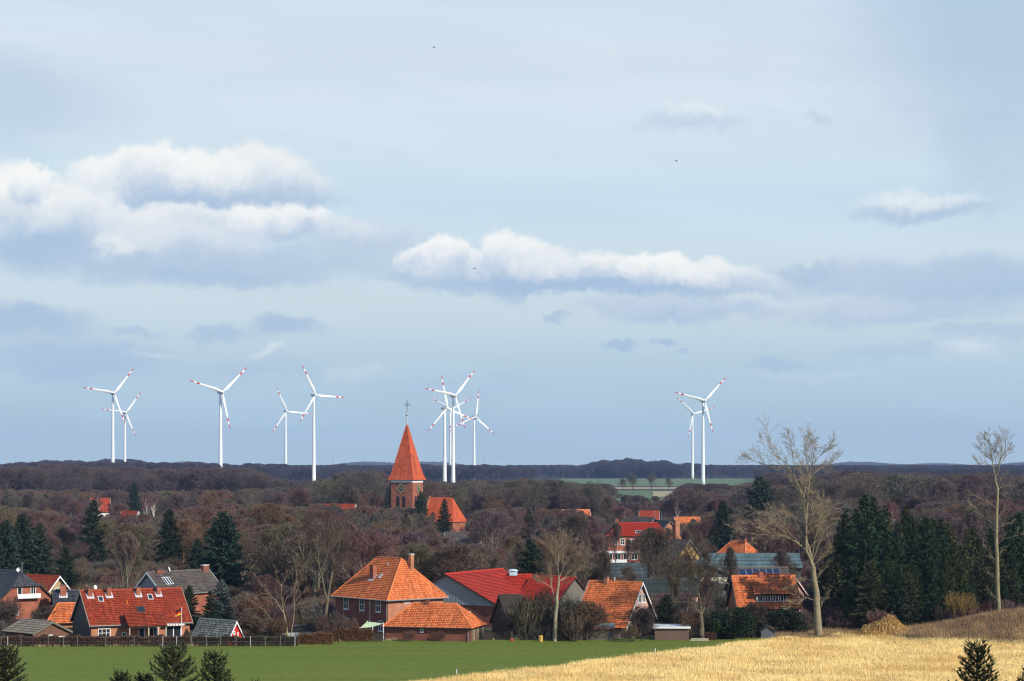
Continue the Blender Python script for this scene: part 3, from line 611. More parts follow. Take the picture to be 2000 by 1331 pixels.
# orange gabled house, middle right
h = house('orange_gabled_house', 'orange tiled house with white-edged gable behind the two wooden sheds', 1222, 297, 42, 7.8, 8.8, 1.9, 7.35, anchor=(3.9, -4.4), wall=PINK, roof=T_ORANGE, trim=WHITE, oh=.5, ohx=.35, amp=.05)
h.root.rotation_euler.z = -azof(1222) + math.radians(-28); reanchor(h, 1222, 296, 3.9, -4.4)
for u, z in ((-.3, 5.1), (.9, 5.1)): window(h, 'right', u, z, .8, 1.2, 2, 1)
for u in (-2.2, 0.2, 2.4): window(h, 'right', u, 2.1, 1.1, 1.3, 2, 2)
chimney(h, -1.4, .97, 8.0, .55, .5, BRICK_L, flash=False); pipe(h, [(-.2, 0, 7.3), (-.2, 0, 8.0)], .1, STEEL, 'flue')
# orange house on the right with big dormer
h = house('orange_dormer_house', 'orange tiled house with long white-windowed dormer beside the tall bare tree', 1502, 322, 12, 9.2, 8.2, 2.6, 6.9, anchor=(0, -4.1), wall=BRICK, roof=T_ORANGE, oh=.45, amp=.05, trim=GREYWOOD)
dm = MB(); dm.box(-1.9, 2.9, -3.6, -1.2, 3.1, 4.35); dm.obj('dormer', GREYWOOD, h.root)
dr = MB(); slope(dr, (0.5, -4.1, 4.35), (1, 0, 0), (0, 3.2, 1.75), 3.65, lambda t: -2.75, lambda t: 2.75, .24, .33, .05); dr.obj('dormer_roof', [T_ORANGE, DARKWOOD], h.root)
for k in range(4): window(h, 'front', -1.3 + k * 1.2, 3.75, .95, 1.05, 2, 1, sill=False, out=-.48, fw=.1)
chimney(h, -.4, .97, 7.6, .55, .5, BRICK, flash=False); window(h, 'front', -3.4, 1.5, 1.2, 1.2, 2, 1)
h = house('pink_verged_house', 'red roofed house with pale pink verge just behind the tall bare tree', 1548, 345, -40, 8, 7, 2.6, 6.0, anchor=(4, 0), wall=PINK, roof=T_RED, trim=mat('pale_pink_trim', (.7, .5, .45)))
# ---------------------------------------------------------------- second row
h = house('small_orange_hipped_house', 'small house with bright orange hipped roof above the green sheet roofs', 1442, 470, -38, 9.5, 8.0, 2.9, 6.9, kind='hip', hipL=2.8, hipR=2.8, anchor=(0, 0), wall=BRICK, roof=T_ORANGE, oh=.45)
chimney(h, 1.9, .96, 7.6, .6, .6, BRICK, flash=False); antenna(h, (-2, 0, 6.9), 1.4)
b = MB(); b.box(4.0, 5.6, -1.3, 2.4, 2.4, 3.9); b.obj('dormer', GREYWOOD, h.root); window(h, 'right', .55, 3.2, 3.2, .9, 5, 1, sill=False, out=.87, fw=.13)
h = house('green_roofed_hall', 'long hall with grey-green sheet roof below the small orange house', 1478, 412, 4, 17, 16, 4.0, 6.3, anchor=(0, -8), wall=DKGREENWALL, roof=T_TEAL, cat='hall', amp=.02, tw=1.0, rh=2.0)
h = house('dark_gabled_hall', 'dark green-grey hall with broad gable behind the spreading dark tree', 1378, 372, -88, 20, 17, 2.6, 6.6, anchor=(10, 0), wall=DKGREENWALL, roof=T_DKGREEN, cat='hall', amp=.02, tw=1.0, rh=2.0)
b = MB(); c, U, Nn = on_wall(h, 'right', 1.0, 3.9, .03); b.obox(c, U, Nn, ZU, 6.0, .05, .75); b.obj('white_band', CREAM, h.root)
b = MB(); c, U, Nn = on_wall(h, 'right', -1.6, .9, .03); b.obox(c, U, Nn, ZU, 1.2, .05, 2.6); b.obj('red_door', REDWOOD, h.root)
b = MB(); c, U, Nn = on_wall(h, 'right', 4.6, 1.0, .03); b.obox(c, U, Nn, ZU, 3.4, .05, 1.8); b.obj('blue_gate', TEALMETAL, h.root)
h = house('solar_roofed_house', 'house with dark solar panels on its roof behind the orange dormer house', 1498, 362, 18, 9.5, 8, 2.6, 6.2, anchor=(0, -4), wall=BRICK_D, roof=T_BROWN)
for i in range(6):
    for j in range(2):
        b = MB(); p = on_roof(h, -3.3 + i * 1.2, .5 + j * .3, 'f', .14); b.obox(p, (1, 0, 0), h.N, h.V, 1.1, .05, 1.45); b.obj('solar_panel', PANEL, h.roof)
        fm_ = MB(); fm_.obox(p - h.N * .03, (1, 0, 0), h.N, h.V, 1.17, .05, 1.52); fm_.obj('panel_frame', LEAD, h.roof)
h = house('cream_long_house', 'long cream walled house glimpsed right of the orange gabled roof', 1305, 345, 5, 9.5, 7, 3.1, 5.2, anchor=(0, -3.5), wall=CREAM, roof=T_DKGREEN, amp=.01)
for u in (-3.3, -1.1, 1.1, 3.3): window(h, 'front', u, 1.6, 1.0, 1.3, 2, 1)
h = house('dark_long_hall', 'long low hall with dark grey-green roof behind the orange gabled house', 1205, 400, 3, 30, 14, 2.8, 5.0, anchor=(0, -7), wall=DKGREENWALL, roof=T_DKGREEN, cat='hall', amp=.02, tw=1.0, rh=2.)
# large brick inn
h = house('brick_inn', 'large brick inn with red hipped roof and white terrace amid bare trees', 1245, 520, 6, 14.0, 9, 6.6, 9.4, kind='hip', hipL=3, hipR=1.6, anchor=(0, -4.5), wall=BRICK, roof=T_BARN, oh=.4)
chimney(h, -4.6, .95, 10.4, .8, .7, BRICK, flash=False); skylight(h, .4, .3, 1.6, .9, fm=LEAD)
for u in (-5.3, -3.6): window(h, 'front', u, 5.0, 1.1, 1.5, 2, 2)
for u in (-1.5, 1.0, 3.5): window(h, 'front', u, 4.8, 1.2, 1.5, 2, 2)
b = MB(); b.box(-10.2, 2.6, -8.2, -4.6, -.2, 2.4); b.obj('terrace_wing', BRICK, h.root)
b = MB(); b.box(-10.5, 2.9, -8.5, -4.5, 2.4, 2.8); b.obj('white_fascia', WHITE, h.root)
b = MB(); b.box(-10.3, -3.0, -8.75, -8.6, -.3, .85); b.obj('terrace_parapet', WHITE, h.root)
for k in range(6): window(h, 'front', -9.1 + k * 2.0, 1.55, 1.5, 1.5, 2, 1, sill=False, out=3.72)
h = house('grey_gabled_house', 'grey roofed gable rising behind the red roof of the inn', 1250, 545, -40, 9, 6, 7.6, 10.3, anchor=(0, 0), wall=BRICK_D, roof=T_BROWN, trim=GREYWOOD)
h = house('slate_gabled_house', 'grey slate house with brick gable and tall chimney right of the inn', 1308, 535, -62, 12, 7, 6.0, 9.6, anchor=(6, 0), wall=BRICK_L, roof=T_SLATE, trim=GREYWOOD)
b = MB(); b.box(6.1, 6.9, 1.2, 2.4, -.2, 9.9); b.obj('chimney_stack', BRICK_L, h.root)
antenna(h, (-2, 0, 9.6), 2.6); antenna(h, (1.5, 0, 9.6), 2.2)
h = house('yellow_gabled_house', 'house with ochre gable half hidden behind the spreading dark tree', 1345, 480, -48, 9, 8, 2.8, 6.8, anchor=(4.5, 0), wall=mat('ochre_gable', (.34, .23, .09)), roof=T_BROWN, trim=GREYWOOD)
h = house('flat_teal_carport', 'flat green-grey carport left of the small orange hipped house', 1385, 455, 2, 8, 5, 2.4, 2.7, wall=DKGREENWALL, roof=T_TEAL, cat='carport', amp=0)
# far houses among the trees
for (x, d, yaw, L, W, he, hr, wl, rf, lab) in (
        (1342, 640, 10, 7, 7, 3.5, 7.9, BRICK, T_ORANGE, 'far house with orange roof left of the dark spruce'),
        (196, 860, 5, 7, 7, 5.0, 10.0, WHITE, T_RED, 'far white house with red roof among the left birches'),
        (254, 760, -40, 7, 6, 3.2, 7.0, WHITE, T_RED, 'far white gabled house with red roof below the left birches'),
        (1125, 720, 20, 9, 8, 3.0, 8.4, BRICK_L, T_ORANGE, 'far house with faded red roof between grey oaks'),
        (662, 700, -20, 11, 8, 6.2, 10.6, BRICK_D, T_RED, 'far dark red roofed house left of the church tower'),
        (530, 660, 10, 9, 7, 5.5, 9.8, CREAM, T_BROWN, 'far cream house glimpsed through trees left of the church'),
        (686, 520, 10, 7, 6, 3.2, 6.2, WHITE, T_SLATE, 'white house glimpsed through the brown crowns behind the hipped house'),
        (905, 560, -10, 9, 7, 2.6, 6.0, CREAM, T_BROWN, 'cream house glimpsed below the church nave'),
        (1268, 700, 0, 6, 6, 4.5, 8.4, BRICK, T_RED, 'far red roofed house behind the inn'),
        (1985, 420, 5, 9, 7, 3.0, 6.0, WHITE, T_RED, 'white walled house glimpsed through conifers at far right')):
    h = house('far_house', lab, x, d, yaw, L, W, he, hr, wall=wl, roof=rf, amp=0.0, rh=.5, trim=WHITE)
    for u in (-L / 3, 0, L / 3): window(h, 'front', u, he * .6, 1.2, 1.4, 2, 1, sill=False)
    for u in (-W / 5, W / 5): window(h, 'right', u, he * .6, 1.2, 1.4, 2, 1, sill=False)

# ---------------------------------------------------------------- church
def church():
    d = 750; s = 8.3; th = math.radians(25.5) - azof(795)
    root = thing('church', 'brick village church with tall red tiled spire above the bare trees', 'church', G(795, d), -math.radians(25.5) - azof(795))
    ez = zat(937, d); top = zat(826, d)
    b = MB(); b.box(-s / 2, s / 2, -s / 2, s / 2, -.5, ez - 1.0); b.obj('tower', BRICK, root)
    b = MB(); b.box(-s / 2 - .04, s / 2 + .04, -s / 2 - .04, s / 2 + .04, ez - 1.0, ez - .15); b.obj('white_band', WHITE, root)
    b = MB(); b.box(-s / 2 - .2, s / 2 + .2, -s / 2 - .2, s / 2 + .2, ez - .15, ez + .05); b.obj('cornice', BRICK_D, root)
    m = MB(); e = s / 2 + .75; kz, ke = ez + 1.7, s / 2 + .02
    for (ux, uy) in ((1, 0), (0, 1), (-1, 0), (0, -1)):
        n_ = Vector((uy, -ux, 0)); U = Vector((ux, uy, 0))
        S1 = math.hypot(e - ke, kz - ez + .3)
        slope(m, n_ * e + ZU * (ez - .1), U, -n_ * (e - ke) + ZU * (kz - ez + .1), math.hypot(e - ke, kz - ez + .1), lambda t: -e + (e - ke) * t, lambda t: e - (e - ke) * t, .4, .4, 0.0, slab=None)
        slope(m, n_ * ke + ZU * kz, U, -n_ * ke + ZU * (top - kz), math.hypot(ke, top - kz), lambda t: -ke * (1 - t), lambda t: ke * (1 - t), .4, .4, 0.0, slab=None)
    sp = m.obj('spire', T_SPIRE, root)
    m = MB()
    for sx in (-1, 1):
        for sy in (-1, 1): m.tube([(sx * e, sy * e, ez), (sx * ke, sy * ke, kz + .05), (0, 0, top + .1)], [.12, .11, .08], 6)
    m.obj('hip_tiles', T_SPIRE, sp)
    # ladder strip up the right flank
    m = MB()
    for k in range(2): m.tube([(e - .55 + .0, -1.6 + k * .5, ez + .8), (ke - .0, -1.5 + k * .5, kz + .35), (ke * .62, -1.45 + k * .5, kz + (top - kz) * .38 + .35)], .07, 5)
    m.obj('roof_ladder', BRICK_D, sp)
    m = MB(); m.tube([(0, 0, top - 1.6), (0, 0, top + .2), (0, 0, top + 2.6)], [.34, .22, .1], 10); m.obj('finial', STEEL, root)
    m = MB(); R = .5; vs = [(R * math.sin(a) * math.cos(c), R * math.sin(a) * math.sin(c), top + 2.9 + R * math.cos(a)) for a in [math.pi * i / 8 for i in range(9)] for c in [2 * math.pi * j / 12 for j in range(12)]]
    m.add(vs, [(i * 12 + j, i * 12 + (j + 1) % 12, (i + 1) * 12 + (j + 1) % 12, (i + 1) * 12 + j) for i in range(8) for j in range(12)]); m.obj('ball', STEEL, root, True)
    zt = zat(780, d); m = MB(); m.tube([(0, 0, top + 3.2), (0, 0, zt)], .09, 6); zc = zat(791, d)
    ca = Vector((math.cos(math.radians(25)), math.sin(math.radians(25)), 0))
    m.tube([ca * -.95 + ZU * zc, ca * .95 + ZU * zc], .09, 6)
    for q in (-.95, .95): m.obox(ca * q + ZU * zc, ca, ca.cross(ZU), ZU, .14, .1, .5)
    for q in (.5, -.5): m.tube([ZU * (zc + q - .25) - ca * .3, ZU * (zc + q + .25) + ca * .3], .05, 5); m.tube([ZU * (zc + q - .25) + ca * .3, ZU * (zc + q + .25) - ca * .3], .05, 5)
    m.obj('cross', DKMETAL, root)
    hh = House(); hh.L = hh.W = s; hh.root = root
    for face in ('front', 'right'):
        zc = zat(954, d); c, U, Nn = on_wall(hh, face, -.35 if face == 'front' else .6, zc, .02)
        b = MB(); b.obox(c, U, Nn, ZU, 3.0, .06, 3.0); dial = b.obj('clock', mat('clock_back', (.05, .055, .05)), root)
        b = MB(); ring = []
        for i in range(12):
            t = math.pi * i / 6; p = c + Nn * .05 + (U * math.sin(t) + ZU * math.cos(t)) * 1.1; rd = (U * math.sin(t) + ZU * math.cos(t)); b.obox(p, rd.cross(Nn), Nn, rd, .13, .04, .4)
        b.obj('hour_marks', mat('gilt', (.55, .45, .2), .4), dial)
        b = MB(); K = 28
        vs = [c + Nn * .045 + (U * math.sin(2 * math.pi * i / K) + ZU * math.cos(2 * math.pi * i / K)) * r for r in (1.33, 1.45) for i in range(K)]
        b.add(vs, [(i, (i + 1) % K, K + (i + 1) % K, K + i) for i in range(K)]); b.obj('rim', mat('gilt', (.55, .45, .2)), dial)
        for ang, ln, w in ((300, 1.05, .12), (70, .7, .16)):
            t = math.radians(ang); rd = U * math.sin(t) + ZU * math.cos(t); b = MB(); b.obox(c + Nn * .08 + rd * ln / 2, rd.cross(Nn), Nn, rd, w, .03, ln); b.obj('hand', mat('gilt', (.55, .45, .2)), dial)
        for u in (-1.9, .25, 2.3) if face == 'right' else (-1.5, .75):
            c2, U, Nn = on_wall(hh, face, u, zat(981, d), .015); w, hg = 1.25, 3.4; pts = [c2 + U * (-w / 2) - ZU * hg / 2, c2 + U * (w / 2) - ZU * hg / 2] + [c2 + U * (w / 2 * math.cos(a)) + ZU * (hg / 2 - .6 + 1.1 * math.sin(a)) for a in [math.pi * i / 8 for i in range(9)]]
            b = MB(); b.prism(pts, Nn * .03); lv = b.obj('belfry_opening', mat('belfry_dark', (.025, .02, .025)), root)
            b = MB()
            for k in range(7): b.obox(c2 + ZU * (-1.5 + k * .45) + Nn * .05, U, Nn, ZU, w - .1, .05, .1)
            b.obj('louvre', DARKWOOD, lv)
    # nave and lower choir behind the tower
    mb = MB(); L, W, he, hr = 11.0, 11.0, zat(1016, d), zat(972, d)
    nv = Vector((12.4, 4.5, 0)); mw = MB(); mw.box(nv.x - L / 2, nv.x + L / 2, nv.y - W / 2, nv.y + W / 2, -.5, he); mw.obj('nave_wall', BRICK, root)
    sl = (hr - he) / (W / 2); cs = math.hypot(1, sl); S = (W / 2 + .4) * cs; ze = he - .4 * sl; hp = 2.6
    e = L / 2 + .4; fR = lambda t: e * (1 - t) + (L / 2 - hp) * t; fL = lambda t: -L / 2
    slope(mb, nv + Vector((0, -(W / 2 + .4), ze)), (1, 0, 0), (0, 1, sl), S, fL, fR, .4, .4, 0.0)
    slope(mb, nv + Vector((0, (W / 2 + .4), ze)), (-1, 0, 0), (0, -1, sl), S, lambda t: -fR(t), lambda t: -fL(t), .4, .4, 0.0)
    slope(mb, nv + Vector((e, 0, ze)), (0, 1, 0), (-(hp + .4), 0, hr - ze), math.hypot(hp + .4, hr - ze), lambda t: -(W / 2 + .4) * (1 - t), lambda t: (W / 2 + .4) * (1 - t), .4, .4, 0.0)
    mb.obj('nave_roof', [T_SPIRE, DARKWOOD], root)
    g = MB(); g.prism([nv + Vector((-L / 2 - .02, -W / 2, he - .1)), nv + Vector((-L / 2 - .02, W / 2, he - .1)), nv + Vector((-L / 2 - .02, 0, hr + .5))], (-.5, 0, 0)); g.obj('nave_gable', BRICK_L, root)
    for k in range(3):
        c2 = nv + Vector((-3.4 + k * 3.3, -W / 2 - .02, he - 3.0)); U = Vector((1, 0, 0)); Nn = Vector((0, -1, 0)); w, hg = 1.3, 4.2
        b = MB(); b.prism([c2 + U * (-w / 2) - ZU * hg / 2, c2 + U * (w / 2) - ZU * hg / 2] + [c2 + U * (w / 2 * math.cos(a)) + ZU * (hg / 2 - .6 + 1.1 * math.sin(a)) for a in [math.pi * i / 8 for i in range(9)]], Nn * .03); b.obj('nave_window', GLASS, root)
church()

# ---------------------------------------------------------------- wind turbines
def turbine_meshes():
    R = 36.0
    b = MB(); prof = [(0.0, 1.0, 1.0), (1.6, 1.0, 1.0), (3.2, 1.25, .95), (5.2, 2.05, .62), (7.5, 2.35, .48), (11, 2.05, .38), (16, 1.65, .29), (21, 1.35, .23), (24.9, 1.15, .19), (25, 1.15, .19), (28.4, .98, .16), (28.5, .98, .16), (31.4, .82, .13), (31.5, .82, .13), (34.6, .55, .09), (R, .22, .05)]
    k = 10; vs = []
    for (r, ch, thk) in prof:
        tw = math.radians(22) * (1 - r / R) ** 1.5 + math.radians(8)
        for j in range(k):
            ch_ = ch * 1.4; a = 2 * math.pi * j / k; x = ch_ * .5 * math.cos(a) + (ch * .16 if r > 3 else 0); y = thk * .5 * math.sin(a) * (2 if r < 2 else 1.6)
            vs.append((x * math.cos(tw) - y * math.sin(tw), -(x * math.sin(tw) + y * math.cos(tw)), r))
    for i in range(len(prof) - 1):
        r = (prof[i][0] + prof[i + 1][0]) / 2; red = 1 if (25 < r < 28.45) or r > 31.45 else 0
        fs = [(i * k + j, i * k + (j + 1) % k, (i + 1) * k + (j + 1) % k, (i + 1) * k + j) for j in range(k)]
        for f in fs: b.f.append(f); b.m.append(red)
    b.v = vs; b.uv = [(0.0, 0.0)] * len(vs); b.f.append(tuple(range((len(prof) - 1) * k, len(prof) * k))); b.m.append(1)
    blade = b.mesh('blade', [TURB, TRED], True)
    b = MB(); b.tube([(0, -6.3, 0), (0, -6.0, 0), (0, -5.0, 0), (0, -3.4, 0), (0, -2.2, 0)], [.15, .8, 1.5, 1.75, 1.7], 14); hub = b.mesh('hub', TURB, True)
    b = MB(); b.tube([(0, -2.2, 0.1), (0, -1.0, .15), (0, 1.5, .3), (0, 4.2, .3), (0, 5.6, .2), (0, 6.2, .1)], [1.7, 2.1, 2.15, 1.75, 1.1, .3], 14); b.box(-.5, .5, 3.0, 4.4, 1.6, 2.3); nac = b.mesh('nacelle', TURB, True)
    return blade, hub, nac
BLADE, HUB, NAC = turbine_meshes()
TUR = [(222.9, 768.2, 2369, 30, 51, 'leftmost wind turbine, tall white with red-banded blades'), (245.8, 806.1, 3008, 29, 53, 'smaller wind turbine just right of the leftmost tall one'),
       (434.5, 766.2, 2044, 34, 43, 'single wind turbine standing alone left of the church'), (560.0, 803.6, 2939, 26, 115, 'smaller of the pair of wind turbines nearest left of the church'),
       (616.5, 772.0, 2340, 33, 117, 'taller of the pair of wind turbines nearest left of the church'), (889.0, 773.0, 2211, 31, 49, 'tallest wind turbine of the cluster right of the church spire'),
       (873.5, 798.0, 2278, 42, 103, 'leftmost tower in the turbine cluster right of the church spire'), (880.5, 800, 3279, 12, 29, 'farthest wind turbine, its tower between two others right of the spire'),
       (929, 815, 2813, 30, 82, 'rightmost, separate small wind turbine of the cluster near the spire'), (1354.5, 808.6, 3210, 14, 137, 'smaller of the two wind turbines on the right'),
       (1376.3, 783.1, 2302, 19, 46, 'taller of the two wind turbines on the right')]
for (x, y, d, yaw, ph, lab) in TUR:
    p = G(x, d); z = zat(y, d); th = math.radians(yaw)
    axd = Vector((math.sin(th), -math.cos(th), 0)) * 4.2
    base = Vector((p.x - axd.x, d - axd.y, 0)); r = thing('wind_turbine', lab, 'wind turbine', base, 0, 'wind turbines on the horizon')
    b = MB(); nseg = 12; b.tube([(0, 0, -1 + (z - .5) * i / nseg) for i in range(nseg + 1)], [2.25 - 1.15 * (i / nseg) ** .9 for i in range(nseg + 1)], 20); b.obj('tower', TURB, r, True)
    n = link('nacelle', NAC, r); n.location = (0, 0, z); n.rotation_euler = (0, 0, th)
    hb = link('hub', HUB, r); hb.location = (0, 0, z); hb.rotation_euler = (0, 0, th)
    for k in range(3):
        a = math.radians(ph + 120 * k); o = link('blade', BLADE, r)
        # blade +Z turned to angle a in the rotor plane, then yawed
        M = Matrix.Rotation(th, 4, 'Z') @ Matrix.Rotation(math.pi / 2 - a, 4, 'Y'); M.translation = Vector((0, 0, z)) + axd; o.matrix_local = M

# ---------------------------------------------------------------- vegetation kit
TWIG = mat('twigs', (.1, .07, .05), .9, .25, .4, objcol=True, spec=.1)
BARK = mat('bark', (.1, .08, .06), .95, .3, 1.5, objcol=True, spec=.1)
NEEDLE = mat('needles', (.02, .035, .02), .8, .35, .5, objcol=True, spec=.15)
class Plant:
    """branches as tapering three-sided tubes (wood) and thin two-sided ribbons (twigs)"""
    def __init__(s, seed): s.r = random.Random(seed); s.wv = []; s.wf = []; s.tv = []; s.tf = []
    def seg(s, p0, p1, r0, r1, k=4):
        d = p1 - p0; a = d.orthogonal().normalized(); b = d.cross(a).normalized(); o = len(s.wv)
        for p, r in ((p0, r0), (p1, r1)):
            for j in range(k):
                t = 2 * math.pi * j / k; s.wv.append(p + (a * math.cos(t) + b * math.sin(t)) * r)
        for j in range(k):
            j2 = (j + 1) % k; s.wf.append((o + j, o + j2, o + k + j2)); s.wf.append((o + j, o + k + j2, o + k + j))
    def ribbon(s, p0, p1, w0, w1):
        d = p1 - p0; a = d.cross(Vector((s.r.uniform(-1, 1), s.r.uniform(-1, 1), s.r.uniform(-.3, .3)))).normalized(); o = len(s.tv)
        s.tv += [p0 - a * w0, p0 + a * w0, p1 + a * w1, p1 - a * w1]; s.tf += [(o, o + 1, o + 2), (o, o + 2, o + 3)]
    def tri(s, p0, p1, w):
        d = p1 - p0; a = d.cross(Vector((s.r.uniform(-1, 1), s.r.uniform(-1, 1), s.r.uniform(-1, 1)))).normalized(); o = len(s.tv)
        s.tv += [p0 - a * w, p0 + a * w, p1]; s.tf.append((o, o + 1, o + 2))
    def meshes(s, name):
        t = np_mesh(name + '_trunk', [tuple(v) for v in s.wv], s.wf, BARK) if s.wf else None
        c = np_mesh(name + '_crown', [tuple(v) for v in s.tv], s.tf, TWIG) if s.tf else None
        return t, c

class Bare(Plant):
    def __init__(s, seed, H, cz, rz, R, tw=.02, up=.15, ang=(28, 55), kids=(9, 7, 6, 5), minr=.02, bend=.22, gap=(0.25, 1.0), droop=0.0, ratio=(.45, .75)):
        super().__init__(seed); s.H = H; s.c = Vector((0, 0, cz)); s.R = R; s.rz = rz; s.tw = tw; s.up = up; s.ang = ang; s.kids = kids; s.minr = minr; s.bend = bend; s.gap = gap; s.droop = droop; s.ratio = ratio; s.env = True; s.cr = .62
    def reach(s, p, d):
        q = p - s.c; a = (d.x * d.x + d.y * d.y) / s.R ** 2 + d.z ** 2 / s.rz ** 2; b = 2 * ((q.x * d.x + q.y * d.y) / s.R ** 2 + q.z * d.z / s.rz ** 2)
        c = (q.x ** 2 + q.y ** 2) / s.R ** 2 + q.z ** 2 / s.rz ** 2 - 1; D = b * b - 4 * a * c
        return max((-b + math.sqrt(D)) / (2 * a), 0.0) if D > 0 else 0.0
    def rv(s): return Vector((s.r.gauss(0, 1), s.r.gauss(0, 1), s.r.gauss(0, 1)))
    def limb(s, pts, r0, r1, level):
        """a given polyline: draw it and grow children along it"""
        n = len(pts) - 1
        for i in range(n):
            ra = r0 + (r1 - r0) * i / n; rb = r0 + (r1 - r0) * (i + 1) / n
            if ra > s.minr: s.seg(pts[i], pts[i + 1], ra, rb, 6 if ra > .12 else 4 if ra > .05 else 3)
            else: s.ribbon(pts[i], pts[i + 1], max(ra, s.tw), max(rb, s.tw * .6))
        if level < len(s.kids):
            L = sum((pts[i + 1] - pts[i]).length for i in range(n)); k = s.kids[level]
            for c in range(k):
                g0, g1 = s.gap if level == 0 else (.18, 1.0)
                t = g0 + (g1 - g0) * (c + s.r.random()) / k; f = t * n; i = min(int(f), n - 1); p = pts[i].lerp(pts[i + 1], f - i); d = (pts[i + 1] - pts[i]).normalized()
                s.child(p, d, L, (r0 + (r1 - r0) * t), t, level + 1)
    def child(s, p, d, L, r, t, level):
        ax = d.cross(s.rv()).normalized(); an = math.radians(s.r.uniform(*s.ang)); d2 = (Matrix.Rotation(an, 3, ax) @ d)
        d2 = (d2 + Vector((0, 0, s.up * (1.0 if level < 3 else .5)))).normalized()
        ln = L * s.r.uniform(*s.ratio) * (1.15 - .5 * t)
        if s.env:
            rc = s.reach(p, d2); ln = min(ln, rc * s.r.uniform(.6, 1.12)) if level > 1 else rc * s.r.uniform(.6, 1.08)
        if ln < .15: return
        s.grow(p, d2, ln, r * (s.cr if level < 3 else .7), level)
    def grow(s, p, d, L, r, level):
        n = 6 if level <= 1 else 4 if level == 2 else 3 if level == 3 else 2
        pts = [p]
        for i in range(n):
            d = (d + s.rv() * s.bend * .6 + Vector((0, 0, s.up * .5 - s.droop * (level > 2)))).normalized(); pts.append(pts[-1] + d * (L / n))
        s.limb(pts, r, max(r * .35, s.tw * .6), level)
    def build_generic(s, r0, lean=.03, fork=0.55):
        top = s.c.z + s.rz * fork; n = 8; pts = [Vector((0, 0, -.4))]; x = y = 0.0
        for i in range(1, n + 1):
            x += s.r.gauss(0, lean) * top / n * 2; y += s.r.gauss(0, lean) * top / n * 2; pts.append(Vector((x, y, top * i / n)))
        s.limb(pts, r0, r0 * .3, 0)

def conifer(seed, H, R, dens=1.0, taper=.8, z0=.06, sprig=.55, droop=.25, wid=.13, ragged=.25, hang=.35):
    q = Plant(seed); r = q.r; q.seg(Vector((0, 0, -.3)), Vector((0, 0, H * .5)), H * .014, H * .009, 6); q.seg(Vector((0, 0, H * .5)), Vector((0, 0, H * .99)), H * .009, .015, 5)
    z = H * z0
    while z < H * .985:
        t = (z / H - z0) / (1 - z0); Lb = R * (1 - t) ** taper * (1 - .35 * math.exp(-((t) / .08) ** 2))
        nb = max(4, int((5 + 3.5 * (1 - t)) * dens)); ph = r.random() * 7
        for b in range(nb):
            L = Lb * r.uniform(1 - ragged * 1.6, 1 + ragged * .6) + .12; a = ph + 2 * math.pi * (b + r.uniform(-.3, .3)) / nb
            out = Vector((math.cos(a), math.sin(a), 0)); side = Vector((-math.sin(a), math.cos(a), 0)); el = math.radians(-12 + 50 * t + r.uniform(-8, 8))
            pts = [Vector((0, 0, z + r.uniform(-.2, .2)))]; n = 4
            for i in range(1, n + 1):
                f = i / n; pts.append(pts[0] + out * (L * f * math.cos(el)) + ZU * (L * f * math.sin(el) - droop * L * f * f * (1 - t) + .12 * L * f ** 3))
            for i in range(n): q.ribbon(pts[i], pts[i + 1], .03, .02)
            ns = max(3, int(L * 6.0 * dens))
            for k in range(ns):
                f = .15 + .88 * (k + r.random()) / ns; i = min(int(f * n), n - 1); p = pts[i].lerp(pts[i + 1], f * n - i); sg = 1 if k % 2 else -1
                ln = sprig * (.5 + .8 * (1 - abs(f - .45))) * r.uniform(.6, 1.2) * min(1, .35 + L * .35)
                dr = (out * r.uniform(.45, .9) + side * sg * r.uniform(.3, .95) - ZU * r.uniform(-.15, hang)).normalized(); q.tri(p, p + dr * ln, wid * r.uniform(.6, 1.2))
                if r.random() < .6: q.tri(p, p + (out * .3 - ZU * r.uniform(.5, 1.1) + side * r.uniform(-.3, .3)).normalized() * ln * .8, wid)
            q.tri(pts[-2], pts[-1] + out * .25, wid)
        z += r.uniform(.26, .42) * (1 if H > 8 else .6) / max(dens, .6) ** .5
    q.tri(Vector((0, 0, H * .93)), Vector((0, 0, H * 1.02)), .06)
    return q

def leafy(seed, R, H, n, leaf=.22, base=.1):
    """evergreen or leafy shrub: leaf faces through an uneven lobed volume over a few stems"""
    q = Plant(seed); r = q.r; lobes = [(Vector((r.uniform(-.55, .55) * R, r.uniform(-.55, .55) * R, H * r.uniform(.3, .72))), r.uniform(.38, .6)) for _ in range(9)]
    for i in range(7):
        p = Vector((r.gauss(0, .1), r.gauss(0, .1), -.2)); q.seg(p, lobes[i][0], .05, .015, 4)
    for k in range(n):
        c, f = lobes[r.randrange(9)]; v = Vector((r.gauss(0, 1), r.gauss(0, 1), r.gauss(0, 1))).normalized() * (r.random() ** .33); p = c + Vector((v.x * R * f, v.y * R * f, v.z * H * f * .8))
        if p.z < base: p.z = base + r.random() * .3
        q.tri(p, p + Vector((r.gauss(0, 1), r.gauss(0, 1), r.gauss(.25, .8))).normalized() * leaf * r.uniform(.6, 1.4), leaf * .32)
    return q

VAR = {}
def variant(key, q, H):
    t, c = q.meshes(key); VAR[key] = (t, c, H)
def plant(key, name, label, cat, x, d, H, group=None, twig=(.1, .07, .06), bark=(.1, .08, .06), rot=None, wide=1.0, loc=None):
    t, c, H0 = VAR[key]; s = H / H0
    r = thing(name, label, cat, loc if loc is not None else G(x, d), rng.uniform(0, 6.28) if rot is None else rot, group, (s * wide, s * wide, s))
    if t: o = link('trunk', t, r); o.color = tuple(bark) + (1,)
    if c: o = link('crown' if cat == 'tree' else 'foliage', c, r); o.color = tuple(twig) + (1,)
    return r

